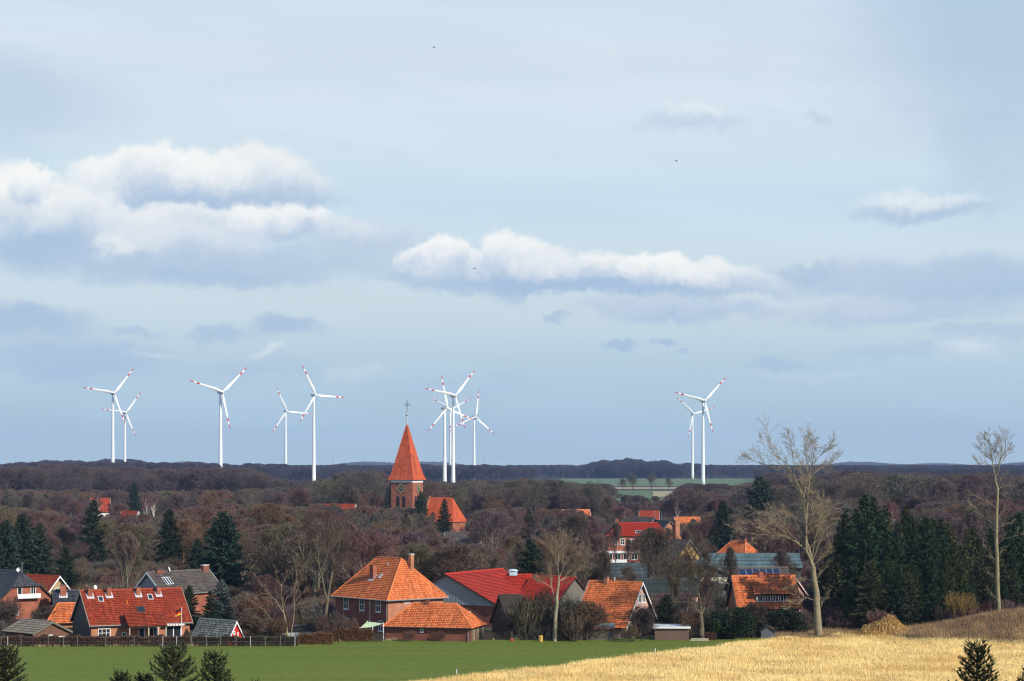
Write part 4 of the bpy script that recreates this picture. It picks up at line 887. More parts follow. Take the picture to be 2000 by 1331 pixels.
# bare tree kinds (metres)
for i in range(5):
    q = Bare(100 + i, 12, 7.4, 5.2, 4.6 + .4 * (i % 3), tw=.024, kids=(14, 8, 7, 6), up=.2, bend=.26); q.build_generic(.2); variant('round%d' % i, q, 12.4)
for i in range(3):
    q = Bare(200 + i, 14, 8.4, 6.2, 3.4, tw=.022, kids=(18, 8, 7, 5), up=.34, ang=(22, 42), bend=.15); q.build_generic(.17, fork=.8); variant('upright%d' % i, q, 14.4)
for i in range(3):
    q = Bare(300 + i, 18, 10.6, 7.6, 8.0, tw=.03, kids=(12, 8, 7, 6), up=.08, ang=(30, 68), bend=.34); q.build_generic(.42, fork=.3); variant('oak%d' % i, q, 18)
for i in range(2):
    q = Bare(340 + i, 9, 5.0, 4.2, 2.2, tw=.02, kids=(12, 6, 5, 4), up=.25, ang=(22, 45)); q.build_generic(.13, fork=.8); variant('birch%d' % i, q, 9.1)
for i in range(3):
    q = Bare(400 + i, 4, 2.2, 2.1, 2.3, tw=.022, kids=(10, 8, 6, 5), up=.12, ang=(30, 62), bend=.38); q.build_generic(.11, fork=.1); variant('fruit%d' % i, q, 4.2)
# multi-stem shrubs
for i in range(3):
    q = Bare(440 + i, 4, 1.9, 2.2, 2.0, tw=.026, kids=(6, 6, 6), up=.3, ang=(15, 40), bend=.2)
    for k in range(16):
        a = k * 2.4; d0 = Vector((math.cos(a) * .55, math.sin(a) * .55, 1)).normalized(); p0 = Vector((math.cos(a) * .25, math.sin(a) * .25, -.1)); q.grow(p0, d0, q.reach(p0 + ZU * .3, d0) * .95, .035, 1)
    variant('shrub%d' % i, q, 4.1)
for i in range(4): variant('spruce%d' % i, conifer(500 + i, 14, 3.6 + .4 * i, 1.0, .70, sprig=.8, wid=.15, ragged=.36), 14.2)
for i in range(2): variant('fir%d' % i, conifer(520 + i, 15, 4.6, 1.1, .62, sprig=.85, wid=.17, ragged=.3), 15.2)
variant('pine0', conifer(540, 16, 3.0, .9, .55, z0=.3, sprig=.9, wid=.2, ragged=.45, droop=.0), 16.2)
for i in range(3): variant('evergreen%d' % i, leafy(560 + i, 2.3, 3.2, 9000), 3.3)
for k in list(VAR):
    if k[:3] in ('spr', 'fir', 'pin', 'eve'):
        c = VAR[k][1]; c.materials.clear(); c.materials.append(NEEDLE)

# ---------------------------------------------------------------- sight lines that the photograph keeps open: (x0, x1, y0, y1, distance)
KEEP = [(138, 375, 1152, 1262, 284), (12, 142, 1208, 1262, 282), (100, 150, 1185, 1225, 297), (0, 84, 1116, 1186, 326), (92, 135, 1140, 1168, 348), (130, 152, 1152, 1186, 328), (260, 420, 1112, 1160, 332), (372, 405, 1160, 1180, 332),
        (366, 482, 1208, 1262, 282), (648, 876, 1086, 1232, 292), (745, 946, 1176, 1262, 284), (846, 988, 1112, 1215, 312), (1158, 1282, 1126, 1216, 290), (1110, 1204, 1214, 1250, 288), (1272, 1352, 1212, 1250, 288), (1436, 1568, 1112, 1182, 312),
        (1400, 1484, 1050, 1092, 462), (1400, 1560, 1087, 1125, 400), (1186, 1312, 1018, 1050, 515), (1192, 1236, 1048, 1098, 512), (1232, 1325, 1014, 1052, 530), (1330, 1362, 1002, 1016, 634), (184, 206, 964, 974, 850), (248, 261, 993, 1006, 752),
        (756, 832, 820, 962, 742), (772, 800, 960, 992, 742), (834, 902, 968, 1000, 742), (1262, 1284, 994, 1005, 690),
        (1198, 1480, 934, 944, 2300), (1200, 1300, 944, 968, 1400), (1560, 1650, 826, 1240, 292), (1108, 1150, 1122, 1145, 318)]
def clear(x, d, H, R, tol=0.0, lo=.25):
    ppm = F / d; yb = HY + CAMH * ppm; y0 = yb - H * ppm; y1 = yb - H * lo * ppm; x0, x1 = x - R * ppm, x + R * ppm
    for (a, b, c, e, dd) in KEEP:
        if d < dd and x0 < b - tol and x1 > a + tol and y0 < e - 2 and y1 > c + 2: return False
    # the canopy must not stand in front of the near gap rows either
    return True
def ylim(x, tab):
    for (xa, ya), (xb, yb) in zip(tab, tab[1:]):
        if xa <= x <= xb: return ya + (yb - ya) * (x - xa) / (xb - xa)
    return tab[-1][1]
TOPS = {
    'far': [(-200, 955), (0, 953), (300, 956), (600, 950), (640, 930), (700, 914), (745, 916), (765, 945), (830, 938), (950, 936), (1040, 932), (1185, 945), (1200, 980), (1290, 975), (1330, 952), (1420, 950), (1480, 938), (1560, 935), (1640, 916), (1800, 926), (2200, 922)],
    'mid': [(-200, 990), (0, 985), (200, 1005), (300, 1000), (480, 975), (600, 985), (700, 980), (800, 985), (900, 1015), (960, 985), (1100, 990), (1190, 1010), (1330, 1010), (1400, 990), (1600, 970), (1650, 950), (2200, 960)],
    'near': [(-200, 1060), (0, 1050), (150, 1060), (230, 1035), (300, 1040), (400, 1060), (480, 1030), (560, 1020), (650, 1005), (700, 1030), (820, 1032), (900, 1065), (1000, 1050), (1100, 1060), (1200, 1090), (1400, 1080), (1600, 1050), (2200, 1040)]}
PAL = {'purple': (.128, .085, .086), 'red': (.148, .080, .069), 'brown': (.138, .100, .073), 'olive': (.128, .114, .070), 'grey': (.118, .104, .086), 'rust': (.175, .105, .062)}
def jit(c, r, a=.18):
    f = 1 + r.uniform(-a, a); return tuple(v * f * (1 + r.uniform(-.07, .07)) for v in c)
LAND = [(120, 'at the left edge'), (330, 'below the two leftmost turbines'), (500, 'below the lone turbine'), (650, 'below the turbine pair'), (770, 'just left of the church tower'), (960, 'under the church'),
        (1190, 'right of the church'), (1330, 'under the far green field'), (1470, 'below the right turbines'), (1680, 'behind the tall pale tree'), (1880, 'above the conifer stand'), (9999, 'by the slim tall tree')]
ADJ = {'purple': 'purple-brown', 'red': 'reddish', 'brown': 'brown', 'olive': 'olive', 'grey': 'grey', 'rust': 'rusty'}; SHP = {'r': 'round-crowned', 'u': 'upright', 'o': 'spreading', 's': 'pointed', 'f': 'broad'}
ORD = ['leftmost', 'second', 'third', 'fourth', 'fifth', 'sixth', 'seventh', 'eighth', 'ninth', 'tenth', 'eleventh', 'twelfth']
NAMED = {}
def name_by_place():
    for base, lst in NAMED.items():
        lst.sort(key=lambda e: e[0])
        for i, (x, o) in enumerate(lst):
            o['label'] = base if len(lst) == 1 else (('leftmost ' if i == 0 else 'rightmost ' if i == len(lst) - 1 else (ORD[i] if i < 12 else 'far') + ' from left ') + base)
            if len(o['label'].split()) > 16: o['label'] = o['label'].replace(' bare tree', ' tree')
def belt(n, x0, x1, d0, d1, tops, kinds, pal, label, group, seed, sink=2.2, tries=40, sep=.6):
    r = random.Random(seed); placed = []; cnt = 0
    for i in range(n * tries):
        if cnt >= n: break
        d = math.sqrt(r.uniform(d0 * d0, d1 * d1)); x = r.uniform(x0, x1); top = ylim(x, TOPS[tops]) + abs(r.gauss(0, 1)) * sink * F / d * .5
        H = min(zat(top, d), 22.0)
        if H < 5.5: continue
        k = r.choice(kinds); wide = r.uniform(.85, 1.2) * (r.uniform(1.1, 1.65) if k[0] == 'r' else 1.0); R = H * (.42 if k[0] in 'ro' else .27) * wide; X = (x - CX) / F * d
        if any((X - a) ** 2 + (d - b) ** 2 < (sep * (R + c)) ** 2 for a, b, c in placed): continue
        if not clear(x, d, H, R * .9, 2): continue
        placed.append((X, d, R)); cnt += 1
        c = r.choice(pal); base = '%s %s bare tree %s, %s' % (ADJ[c], SHP[k[0]], label, next(t for lim, t in LAND if x < lim)); NAMED.setdefault(base, []).append((x, plant(k, 'bare_tree', base, 'tree', x, d, H, group, jit(PAL[c], r), jit((.12, .10, .075) if tops == 'far' else (.21, .175, .125), r), wide=wide)))
    return cnt
# individually recognisable trees and shrubs: key, name, category, x, distance, height, twig, bark, label
DG, BG, GB = (.022, .040, .021), (.036, .060, .042), (.09, .12, .108)
ONE = [
    ('round1', 'bare_tree', 'tree', 265, 392, 13.2, PAL['brown'], None, 'broad round-crowned brown tree behind the grey roofed house', 1.25),
    ('fir0', 'spruce_tree', 'tree', 436, 372, 15.8, (.024, .050, .034), None, 'large dark blue-green spruce behind the grey roofed house', 1.12),
    ('spruce0', 'spruce_tree', 'tree', 78, 400, 13.0, BG, None, 'dark blue spruce second from the left edge', 1.2),
    ('fir1', 'spruce_tree', 'tree', 12, 395, 13.6, BG, None, 'wide blue spruce at the left edge', 1.0),
    ('spruce1', 'spruce_tree', 'tree', 182, 470, 16.2, DG, None, 'tall narrow dark spruce left of the round brown tree', 1.0),
    ('spruce2', 'spruce_tree', 'tree', 128, 372, 9.8, DG, None, 'dark spruce behind the russet bush at left', 1.15),
    ('spruce3', 'spruce_tree', 'tree', 45, 440, 14.0, DG, None, 'dark green spruce between the two blue spruces at left', 1.1),
    ('fir1', 'spruce_tree', 'tree', 330, 460, 14.2, (.020, .036, .016), None, 'olive-dark spruce left of the large spruce', .9),
    ('spruce1', 'spruce_tree', 'tree', 385, 420, 9.5, DG, None, 'small dark spruce at the foot of the large spruce', 1.2),
    ('spruce0', 'spruce_tree', 'tree', 262, 850, 17.0, DG, None, 'far lone dark spruce beside white birches', .9),
    ('spruce2', 'spruce_tree', 'tree', 432, 318, 6.9, GB, None, 'pale blue-grey spruce right of the farmhouse', 1.25),
    ('spruce3', 'spruce_tree', 'tree', 369, 312, 6.4, DG, None, 'small dark spruce at the right end of the farmhouse', 1.0),
    ('spruce1', 'spruce_tree', 'tree', 411, 308, 5.8, DG, None, 'small dark spruce behind the mossy hut roof', 1.1),
    ('fir0', 'spruce_tree', 'tree', 822, 700, 15.0, (.045, .055, .030), None, 'olive spruce at the foot of the church tower', .8),
    ('spruce0', 'spruce_tree', 'tree', 868, 640, 13.5, DG, None, 'dark narrow spruce before the church nave', .95),
    ('pine0', 'spruce_tree', 'tree', 1038, 335, 12.3, DG, None, 'dark ragged conifer behind the pale bare tree', 1.25),
    ('spruce2', 'spruce_tree', 'tree', 1032, 620, 11.0, DG, None, 'small dark spruce in the middle wood right of the church', .9),
    ('fir1', 'spruce_tree', 'tree', 1412, 560, 14.5, DG, None, 'dark spruce above the small orange hipped house', .85),
    ('pine0', 'pine_tree', 'tree', 1482, 620, 20.5, DG, None, 'tall dark pine left of the tall bare tree', 1.4),
    ('pine0', 'pine_tree', 'tree', 765, 780, 17.5, (.035, .045, .025), None, 'olive conifer directly left of the church tower', 1.0),
    ('shrub0', 'russet_bush', 'bush', 160, 338, 5.2, (.24, .13, .05), None, 'russet leafy bush left of the round brown tree', 1.1),
    ('shrub1', 'olive_bush', 'bush', 66, 345, 5.6, (.13, .10, .05), (.2, .18, .1), 'upright olive-brown bush above the slate roofed house', 1.0),
    ('fruit0', 'fruit_tree', 'tree', 14, 300, 4.6, (.08, .06, .045), None, 'twisted bare fruit tree at the left edge', 1.3),
    ('fruit1', 'fruit_tree', 'tree', 92, 299, 4.2, (.08, .06, .045), None, 'twisted bare fruit tree above the weathered shed roof', 1.2),
    ('shrub2', 'garden_bush', 'bush', 505, 296, 6.2, (.14, .075, .05), None, 'reddish-brown bush right of the red hut', 1.0),
    ('shrub0', 'garden_bush', 'bush', 488, 299, 6.0, (.11, .07, .05), None, 'brown bush directly behind the red hut', .8),
    ('shrub2', 'garden_bush', 'bush', 1025, 291, 6.4, (.10, .085, .055), None, 'tangle of grey-brown climbing growth over the dark shed', 1.15),
    ('shrub1', 'garden_bush', 'bush', 1055, 293, 7.6, (.085, .07, .05), None, 'tall grey-brown bush left of the pale tree trunk', .85),
    ('shrub0', 'garden_bush', 'bush', 1100, 290, 2.6, (.14, .085, .045), None, 'low rusty bush at the foot of the pale tree', 1.1),
    ('fruit2', 'fruit_tree', 'tree', 1150, 296, 5.2, (.07, .055, .045), (.07, .06, .05), 'dark twisted fruit tree above the flat shed', 1.1),
    ('fruit0', 'fruit_tree', 'tree', 1253, 289, 5.0, (.075, .05, .045), (.04, .035, .03), 'small dark tree before the white-edged gable', .9),
    ('shrub1', 'garden_bush', 'bush', 1232, 288, 2.4, (.12, .085, .045), None, 'low olive bush right of the flat shed', 1.3),
    ('shrub2', 'garden_bush', 'bush', 1345, 292, 4.2, (.15, .09, .05), None, 'tawny bush between the slatted shed and the dark tree', .8),
    ('spruce3', 'spruce_tree', 'tree', 1302, 300, 5.8, (.03, .045, .022), None, 'dark green conifer behind the slatted shed', 1.4),
    ('evergreen0', 'evergreen_shrub', 'bush', 1400, 293, 3.1, (.030, .050, .018), None, 'dark green shrub just right of the spreading dark tree', 1.0),
    ('evergreen1', 'evergreen_shrub', 'bush', 1432, 294, 4.3, (.016, .030, .012), None, 'large dark evergreen shrub under the orange dormer house', 1.15),
    ('evergreen2', 'evergreen_shrub', 'bush', 1480, 300, 3.9, (.020, .034, .014), None, 'dark evergreen shrub behind the small gabled shed', 1.2),
    ('evergreen0', 'evergreen_shrub', 'bush', 1532, 301, 3.8, (.028, .040, .018), None, 'olive evergreen shrub left of the tall tree trunk', 1.2),
    ('fruit1', 'fruit_tree', 'tree', 1470, 295, 5.0, (.06, .045, .035), (.05, .04, .03), 'bare garden tree in front of the orange dormer house', .9),
    ('shrub1', 'garden_bush', 'bush', 1875, 301, 4.6, (.20, .13, .045), None, 'yellow-brown bush on the grassy bank', 1.25),
    ('shrub0', 'garden_bush', 'bush', 1930, 303, 2.6, (.15, .055, .04), None, 'low red-brown bush beside the slim tall tree', 1.1),
    ('fruit2', 'fruit_tree', 'tree', 640, 292, 3.4, (.12, .07, .055), None, 'low reddish garden tree left of the tall brick house', 1.0),
    ('shrub2', 'garden_bush', 'bush', 682, 291, 3.4, (.13, .08, .06), None, 'thin bush against the dark wall of the tall brick house', 1.0),
    ('shrub0', 'garden_bush', 'bush', 800, 289, 1.7, (.15, .075, .06), None, 'low reddish bush before the left part of the outbuilding wall', 1.6),
    ('shrub1', 'garden_bush', 'bush', 858, 289, 1.7, (.15, .075, .06), None, 'low reddish bush before the right part of the outbuilding wall', 1.6),
    ('round0', 'bare_tree', 'tree', 1216, 1700, 12.0, PAL['brown'], None, 'first small field tree from the left on the far green field', .9),
    ('round2', 'bare_tree', 'tree', 1236, 1650, 15.0, PAL['grey'], None, 'second small field tree from the left on the far green field', .9),
    ('round3', 'bare_tree', 'tree', 1273, 1680, 15.5, PAL['grey'], None, 'third small field tree from the left on the far green field', .9),
    ('round4', 'bare_tree', 'tree', 1306, 1750, 12.0, PAL['brown'], None, 'fourth small field tree from the left on the far green field', .9),
    ('birch0', 'birch_tree', 'tree', 286, 800, 13.0, (.16, .08, .07), (.62, .58, .54), 'left of the white-stemmed birches beside the far dark spruce', .9),
    ('birch1', 'birch_tree', 'tree', 300, 805, 12.5, (.16, .08, .07), (.62, .58, .54), 'right of the white-stemmed birches beside the far dark spruce', .9),
    ('birch1', 'birch_tree', 'tree', 190, 815, 12.5, (.15, .07, .06), (.55, .50, .47), 'white-stemmed birch before the far red-roofed white house', .9),
    ('birch0', 'birch_tree', 'tree', 1220, 720, 9.5, (.14, .08, .07), (.6, .55, .5), 'pale birch above the inn', .9),
    ('birch1', 'birch_tree', 'tree', 1322, 740, 11.0, (.14, .08, .07), (.6, .55, .5), 'slim pale birch right of the far field trees', .9),
    ('birch1', 'birch_tree', 'tree', 1730, 560, 14.5, (.17, .08, .075), (.55, .44, .42), 'pinkish birch rising above the right conifers', .9),
    ('birch0', 'birch_tree', 'tree', 1745, 575, 13.5, (.17, .08, .075), (.5, .4, .38), 'second pinkish birch behind the right conifers', .9),
    ('upright1', 'bare_tree', 'tree', 1180, 330, 10.5, (.10, .08, .06), (.14, .12, .09), 'slim dark tree rising behind the orange gabled roof', .7),
    ('round2', 'bare_tree', 'tree', 1285, 352, 13.5, (.095, .075, .055), (.11, .09, .07), 'fine-twigged brown tree before the yellow gabled house', .95),
    ('upright0', 'bare_tree', 'tree', 1312, 303, 9.6, (.11, .085, .055), (.24, .2, .13), 'upright tree with pale trunk behind the slatted shed', .7),
    ('upright2', 'bare_tree', 'tree', 1425, 345, 10.5, (.09, .07, .055), None, 'slim bare tree before the green sheet roofs', .7),
    ('upright1', 'bare_tree', 'tree', 1203, 455, 11.5, (.13, .09, .07), (.09, .075, .06), 'dark upright tree before the left end of the inn', .75),
    ('upright2', 'bare_tree', 'tree', 1226, 440, 8.5, (.13, .08, .07), (.09, .075, .06), 'slim tree before the white terrace of the inn', .7),
    ('round4', 'bare_tree', 'tree', 1262, 450, 10.2, (.125, .08, .07), (.10, .085, .065), 'purplish round tree before the right half of the inn', 1.1),
    ('round1', 'bare_tree', 'tree', 1168, 440, 9.6, (.14, .085, .07), (.10, .085, .065), 'reddish round tree left of the inn terrace', 1.2),
    ('oak0', 'oak_tree', 'tree', 1062, 800, 18.6, (.11, .098, .078), (.10, .09, .07), 'broad skyline oak right of the church, first of three', .8),
    ('oak2', 'oak_tree', 'tree', 1112, 790, 17.6, (.115, .10, .076), (.10, .09, .07), 'broad skyline oak right of the church, second of three', .85),
    ('oak1', 'oak_tree', 'tree', 1160, 780, 18.4, (.105, .094, .076), (.10, .09, .07), 'broad skyline oak right of the church, third of three', .8),
    ('oak1', 'oak_tree', 'tree', 686, 840, 21.6, (.105, .094, .076), (.09, .08, .065), 'tallest skyline oak left of the spire', .85),
    ('oak0', 'oak_tree', 'tree', 732, 830, 21.0, (.105, .094, .076), (.09, .08, .065), 'skyline oak close to the left edge of the spire', .8),
    ('round3', 'bare_tree', 'tree', 520, 305, 8.2, (.11, .06, .06), None, 'round purple-twigged tree behind the pale multi-stemmed tree', .9),
]
for (k, nm, cat, x, d, H, tw, bk, lab, wd) in ONE:
    if k[:3] in ('spr', 'fir', 'pin', 'bir') or 'round brown tree' in lab or 'russet' in lab:
        ppm = F / d; w = H * wd * (.10 if k[0] == 'b' else .2) * ppm; yb = HY + CAMH * ppm; KEEP.append((x - w, x + w, yb - H * ppm, yb - H * ppm * (.5 if d > 500 else .22), d - 2))
KEEP += [(884, 904, 1000, 1050, 742), (1048, 1138, 1045, 1128, 286), (1295, 1412, 1066, 1190, 288), (505, 598, 1108, 1240, 285), (604, 676, 1012, 1190, 300), (1885, 1995, 840, 1190, 299)]
RO = ['round%d' % i for i in range(5)]; UP = ['upright%d' % i for i in range(3)]; OAK = ['oak%d' % i for i in range(3)]
stats = []
stats.append(belt(46, -40, 780, 780, 1180, 'far', RO + UP + OAK, ['purple', 'red', 'olive', 'grey', 'purple'], 'in the distant wood', 'far trees left of the church', 1))
stats.append(belt(18, 590, 770, 790, 930, 'far', OAK, ['grey', 'olive'], 'on the skyline', 'oaks left of the spire', 2, sink=1.2))
stats.append(belt(34, 780, 1200, 770, 1100, 'far', OAK + OAK + RO, ['grey', 'olive', 'grey', 'brown'], 'in the distant oak wood', 'oaks right of the church', 3))
stats.append(belt(16, 1185, 1480, 700, 1150, 'far', RO + OAK + UP, ['red', 'brown', 'purple', 'grey'], 'behind the inn', 'trees below the far fields', 4))
stats.append(belt(44, 1470, 2040, 560, 1050, 'far', OAK + RO + OAK, ['purple', 'grey', 'brown'], 'in the high wood', 'high wood on the right', 5))
stats.append(belt(46, -30, 720, 470, 780, 'mid', RO + UP, ['purple', 'red', 'brown', 'olive', 'red', 'rust'], 'in the middle wood', 'middle wood on the left', 6))
stats.append(belt(30, 690, 1190, 440, 740, 'mid', RO + UP, ['purple', 'red', 'purple', 'brown'], 'in the church wood', 'wood below the church', 7))
stats.append(belt(16, 1180, 1620, 540, 720, 'mid', RO + UP, ['brown', 'olive', 'purple', 'red'], 'around the inn', 'trees around the inn', 8))
stats.append(belt(26, 130, 690, 335, 470, 'near', RO + UP + UP, ['brown', 'purple', 'brown', 'olive'], 'behind the houses', 'trees behind the left houses', 9, sink=1.0))
stats.append(belt(20, 660, 1120, 335, 450, 'near', RO + RO + UP, ['brown', 'purple', 'red'], 'behind the barns', 'trees behind the hipped house', 10, sink=1.0))
stats.append(belt(12, 1100, 1430, 350, 520, 'near', UP + RO, ['brown', 'olive', 'grey'], 'between the halls', 'trees between the halls', 11))
print('belts', stats)

for (k, nm, cat, x, d, H, tw, bk, lab, wd) in ONE:
    plant(k, nm, lab, cat, x, d, H, None, tw, bk or (.10, .08, .06), wide=wd)
# conifer wood on the right
r = random.Random(77)
STAND = [(1652, 318, 985), (1690, 312, 948), (1722, 330, 985), (1672, 336, 965), (1748, 315, 1010), (1780, 325, 1000), (1808, 318, 990), (1838, 330, 1010), (1770, 345, 985), (1862, 320, 1030), (1706, 350, 960), (1640, 350, 1000),
         (1890, 335, 1035), (1915, 325, 1045), (1935, 345, 1020), (1965, 335, 1030), (1990, 345, 990), (2015, 330, 1000), (1900, 350, 1020), (1820, 352, 1000), (1975, 360, 1000), (1665, 322, 1060), (1735, 306, 1080), (1800, 308, 1075), (1850, 310, 1090), (1635, 312, 1090), (1700, 304, 1090), (1770, 305, 1105),
         (1730, 340, 970), (1755, 330, 995), (1795, 340, 985), (1850, 345, 1005), (1875, 330, 1050), (1880, 312, 1100), (1660, 308, 1120), (1685, 306, 1110), (1720, 305, 1120), (1752, 305, 1095), (1785, 306, 1090), (1820, 307, 1085), (1838, 308, 1110), (1945, 330, 1060), (1925, 318, 1100), (1980, 322, 1090), (1900, 316, 1120), (1640, 330, 1040), (1618, 335, 1060), (1960, 318, 1120)]
for (x, d, top) in STAND:
    H = zat(top, d) * r.uniform(.86, 1.0); k = r.choice(['spruce0', 'spruce1', 'spruce2', 'spruce3', 'spruce0', 'fir1']); ci = r.randrange(4); c = jit([(.022, .041, .018), (.026, .048, .022), (.038, .052, .018), (.054, .058, .024)][ci], r)
    base = '%s %s spruce %s of the right-hand conifer stand' % ('tall' if H > 14.5 else 'middling' if H > 10.5 else 'short', ['dark', 'deep green', 'mossy green', 'olive'][ci], 'at the front' if d < 316 else 'at the back')
    NAMED.setdefault(base, []).append((x, plant(k, 'spruce_tree', base, 'tree', x, d, H, 'conifer stand on the right', c, (.06, .05, .04), wide=r.uniform(.8, 1.05) * (1.05 if H < 12 else .74))))
GARD = [('between the barn and the orange gabled house', 988, 1165, 288.5, 302, 20, 2.2, 6.2), ('beside and behind the two field-edge sheds', 1205, 1440, 292, 306, 18, 1.8, 5.0), ('behind the hedge left of the tall brick house', 478, 655, 286, 304, 18, 2.0, 5.6),
        ('in the gardens at the far left', -10, 150, 287, 318, 10, 1.6, 3.4), ('under the tall bare tree', 1540, 1640, 299, 312, 9, 1.8, 4.2), ('at the foot of the right-hand conifers', 1640, 1960, 302, 309, 16, 1.2, 3.4)]
for gi_, (where, x0, x1, d0, d1, n, h0, h1) in enumerate(GARD):
    r = random.Random(600 + gi_)
    for i in range(n * 6):
        if n <= 0: break
        x, d, H = r.uniform(x0, x1), r.uniform(d0, d1), r.uniform(h0, h1)
        if not clear(x, d, H, H * .35, 2, .0): continue
        n -= 1; ck = r.choice(['brown', 'grey', 'olive', 'purple', 'brown', 'rust']); base = '%s garden bush %s' % (ADJ[ck], where)
        NAMED.setdefault(base, []).append((x, plant(r.choice(['shrub0', 'shrub1', 'shrub2', 'fruit0', 'fruit2']), 'garden_bush', base, 'bush', x, d, H, 'bushes ' + where, tuple(.8 * v for v in jit(PAL[ck], r)), (.09, .07, .055), wide=r.uniform(.8, 1.3))))
name_by_place()

# ---------------------------------------------------------------- hero trees grown along their own limbs
def local(px, d, base):
    """photo outline points as metres sideways / up from the tree's foot, with a depth offset of their own"""
    return [Vector(((x - base[0]) / F * d, dy, -(y - base[1]) / F * d)) for (x, y, dy) in px]
def hero(name, label, x, d, basey, limbs, twig, bark, seed, kids, tw=.014, ang=(22, 50), up=.1, bend=.25, ratio=(.28, .5), start=1):
    q = Bare(seed, 20, 10, 10, 8, tw=tw, kids=kids, up=up, ang=ang, bend=bend, minr=.018, ratio=ratio); q.env = False; q.cr = .45
    for (pts, r0, r1, lev) in limbs: 
        p = local(pts, d, (x, basey)); fine = []
        for i in range(len(p) - 1):
            for f in (0, .5):
                v = p[i].lerp(p[i + 1], f); fine.append(v + (q.rv() * .06 if (i or f) else Vector()))
        fine.append(p[-1]); q.limb(fine, r0 * (1 if lev == 4 else .78), r1 * .8, lev)
    t, c = q.meshes(name); root = thing('bare_tree', label, 'tree', G(x, d))
    o = link('trunk', t, root); o.color = tuple(bark) + (1,); o = link('crown', c, root); o.color = tuple(twig) + (1,)
PALE, PALET = (.25, .21, .13), (.27, .215, .14)
hero('tall_tree', 'tall pale bare tree with spreading limbs at the edge of the dry field', 1600, 296, 1232, [
    ([(1600, 1240, 0), (1597, 1190, 0), (1594, 1146, 0), (1588, 1094, 0)], .58, .40, 4), ([(1588, 1094, 0), (1583, 1070, .3), (1576, 1040, .5), (1577, 987, .6), (1582, 921, .4), (1586, 895, .2)], .30, .10, 0),
    ([(1588, 1094, 0), (1574, 1062, -.5), (1571, 1010, -1), (1569, 966, -.8), (1551, 921, -1.2), (1532, 890, -1.5), (1500, 872, -2)], .26, .05, 0),
    ([(1572, 1060, 0), (1550, 1043, -1), (1530, 1033, -1.6), (1489, 1031, -2), (1441, 1024, -3)], .17, .03, 0), ([(1560, 1048, -.5), (1535, 1020, 0), (1500, 1010, .5), (1450, 1010, 1)], .1, .025, 0),
    ([(1582, 921, .4), (1600, 905, .8), (1622, 893, 1.2), (1645, 878, 1.6)], .1, .03, 0), ([(1586, 895, .2), (1592, 865, .2), (1590, 834, .3)], .09, .02, 0), ([(1586, 895, .2), (1612, 868, -.6), (1628, 842, -1)], .08, .02, 0),
    ([(1551, 921, -1.2), (1548, 885, -.5), (1545, 850, 0), (1540, 838, 0)], .09, .02, 0), ([(1569, 960, -.8), (1575, 915, -1.2), (1568, 870, -1.6), (1572, 836, -2)], .1, .02, 0), ([(1551, 921, -1), (1520, 905, 1), (1480, 890, 1.6), (1466, 884, 2)], .07, .02, 0),
    ([(1586, 1085, 0), (1600, 1050, .6), (1612, 1020, .8), (1622, 985, 1)], .1, .02, 0), ([(1586, 1085, 0), (1590, 1040, -.8), (1600, 1000, -1.2), (1598, 960, -1.4)], .1, .02, 0), ([(1588, 1092, 0), (1605, 1075, -.4), (1622, 1050, -.8)], .08, .02, 0),
    ([(1592, 1125, 0), (1575, 1117, .4), (1560, 1125, .8), (1540, 1140, 1)], .1, .02, 0), ([(1595, 1160, 0), (1575, 1153, -.4), (1555, 1164, -.8), (1535, 1168, -1)], .1, .02, 0), ([(1597, 1185, 0), (1610, 1160, .3), (1616, 1140, .5)], .05, .015, 1), ([(1590, 1125, 0), (1605, 1105, .4), (1625, 1085, .5)], .07, .02, 1),
    ([(1577, 985, .6), (1600, 980, 1), (1625, 975, 1.5), (1645, 982, 2)], .06, .02, 1), ([(1572, 1010, -1), (1545, 995, -1.6), (1520, 1000, -2), (1490, 985, -2.4)], .08, .02, 0)],
    PALET, PALE, 901, (15, 9, 7), tw=.015, ratio=(.26, .46), up=.05)
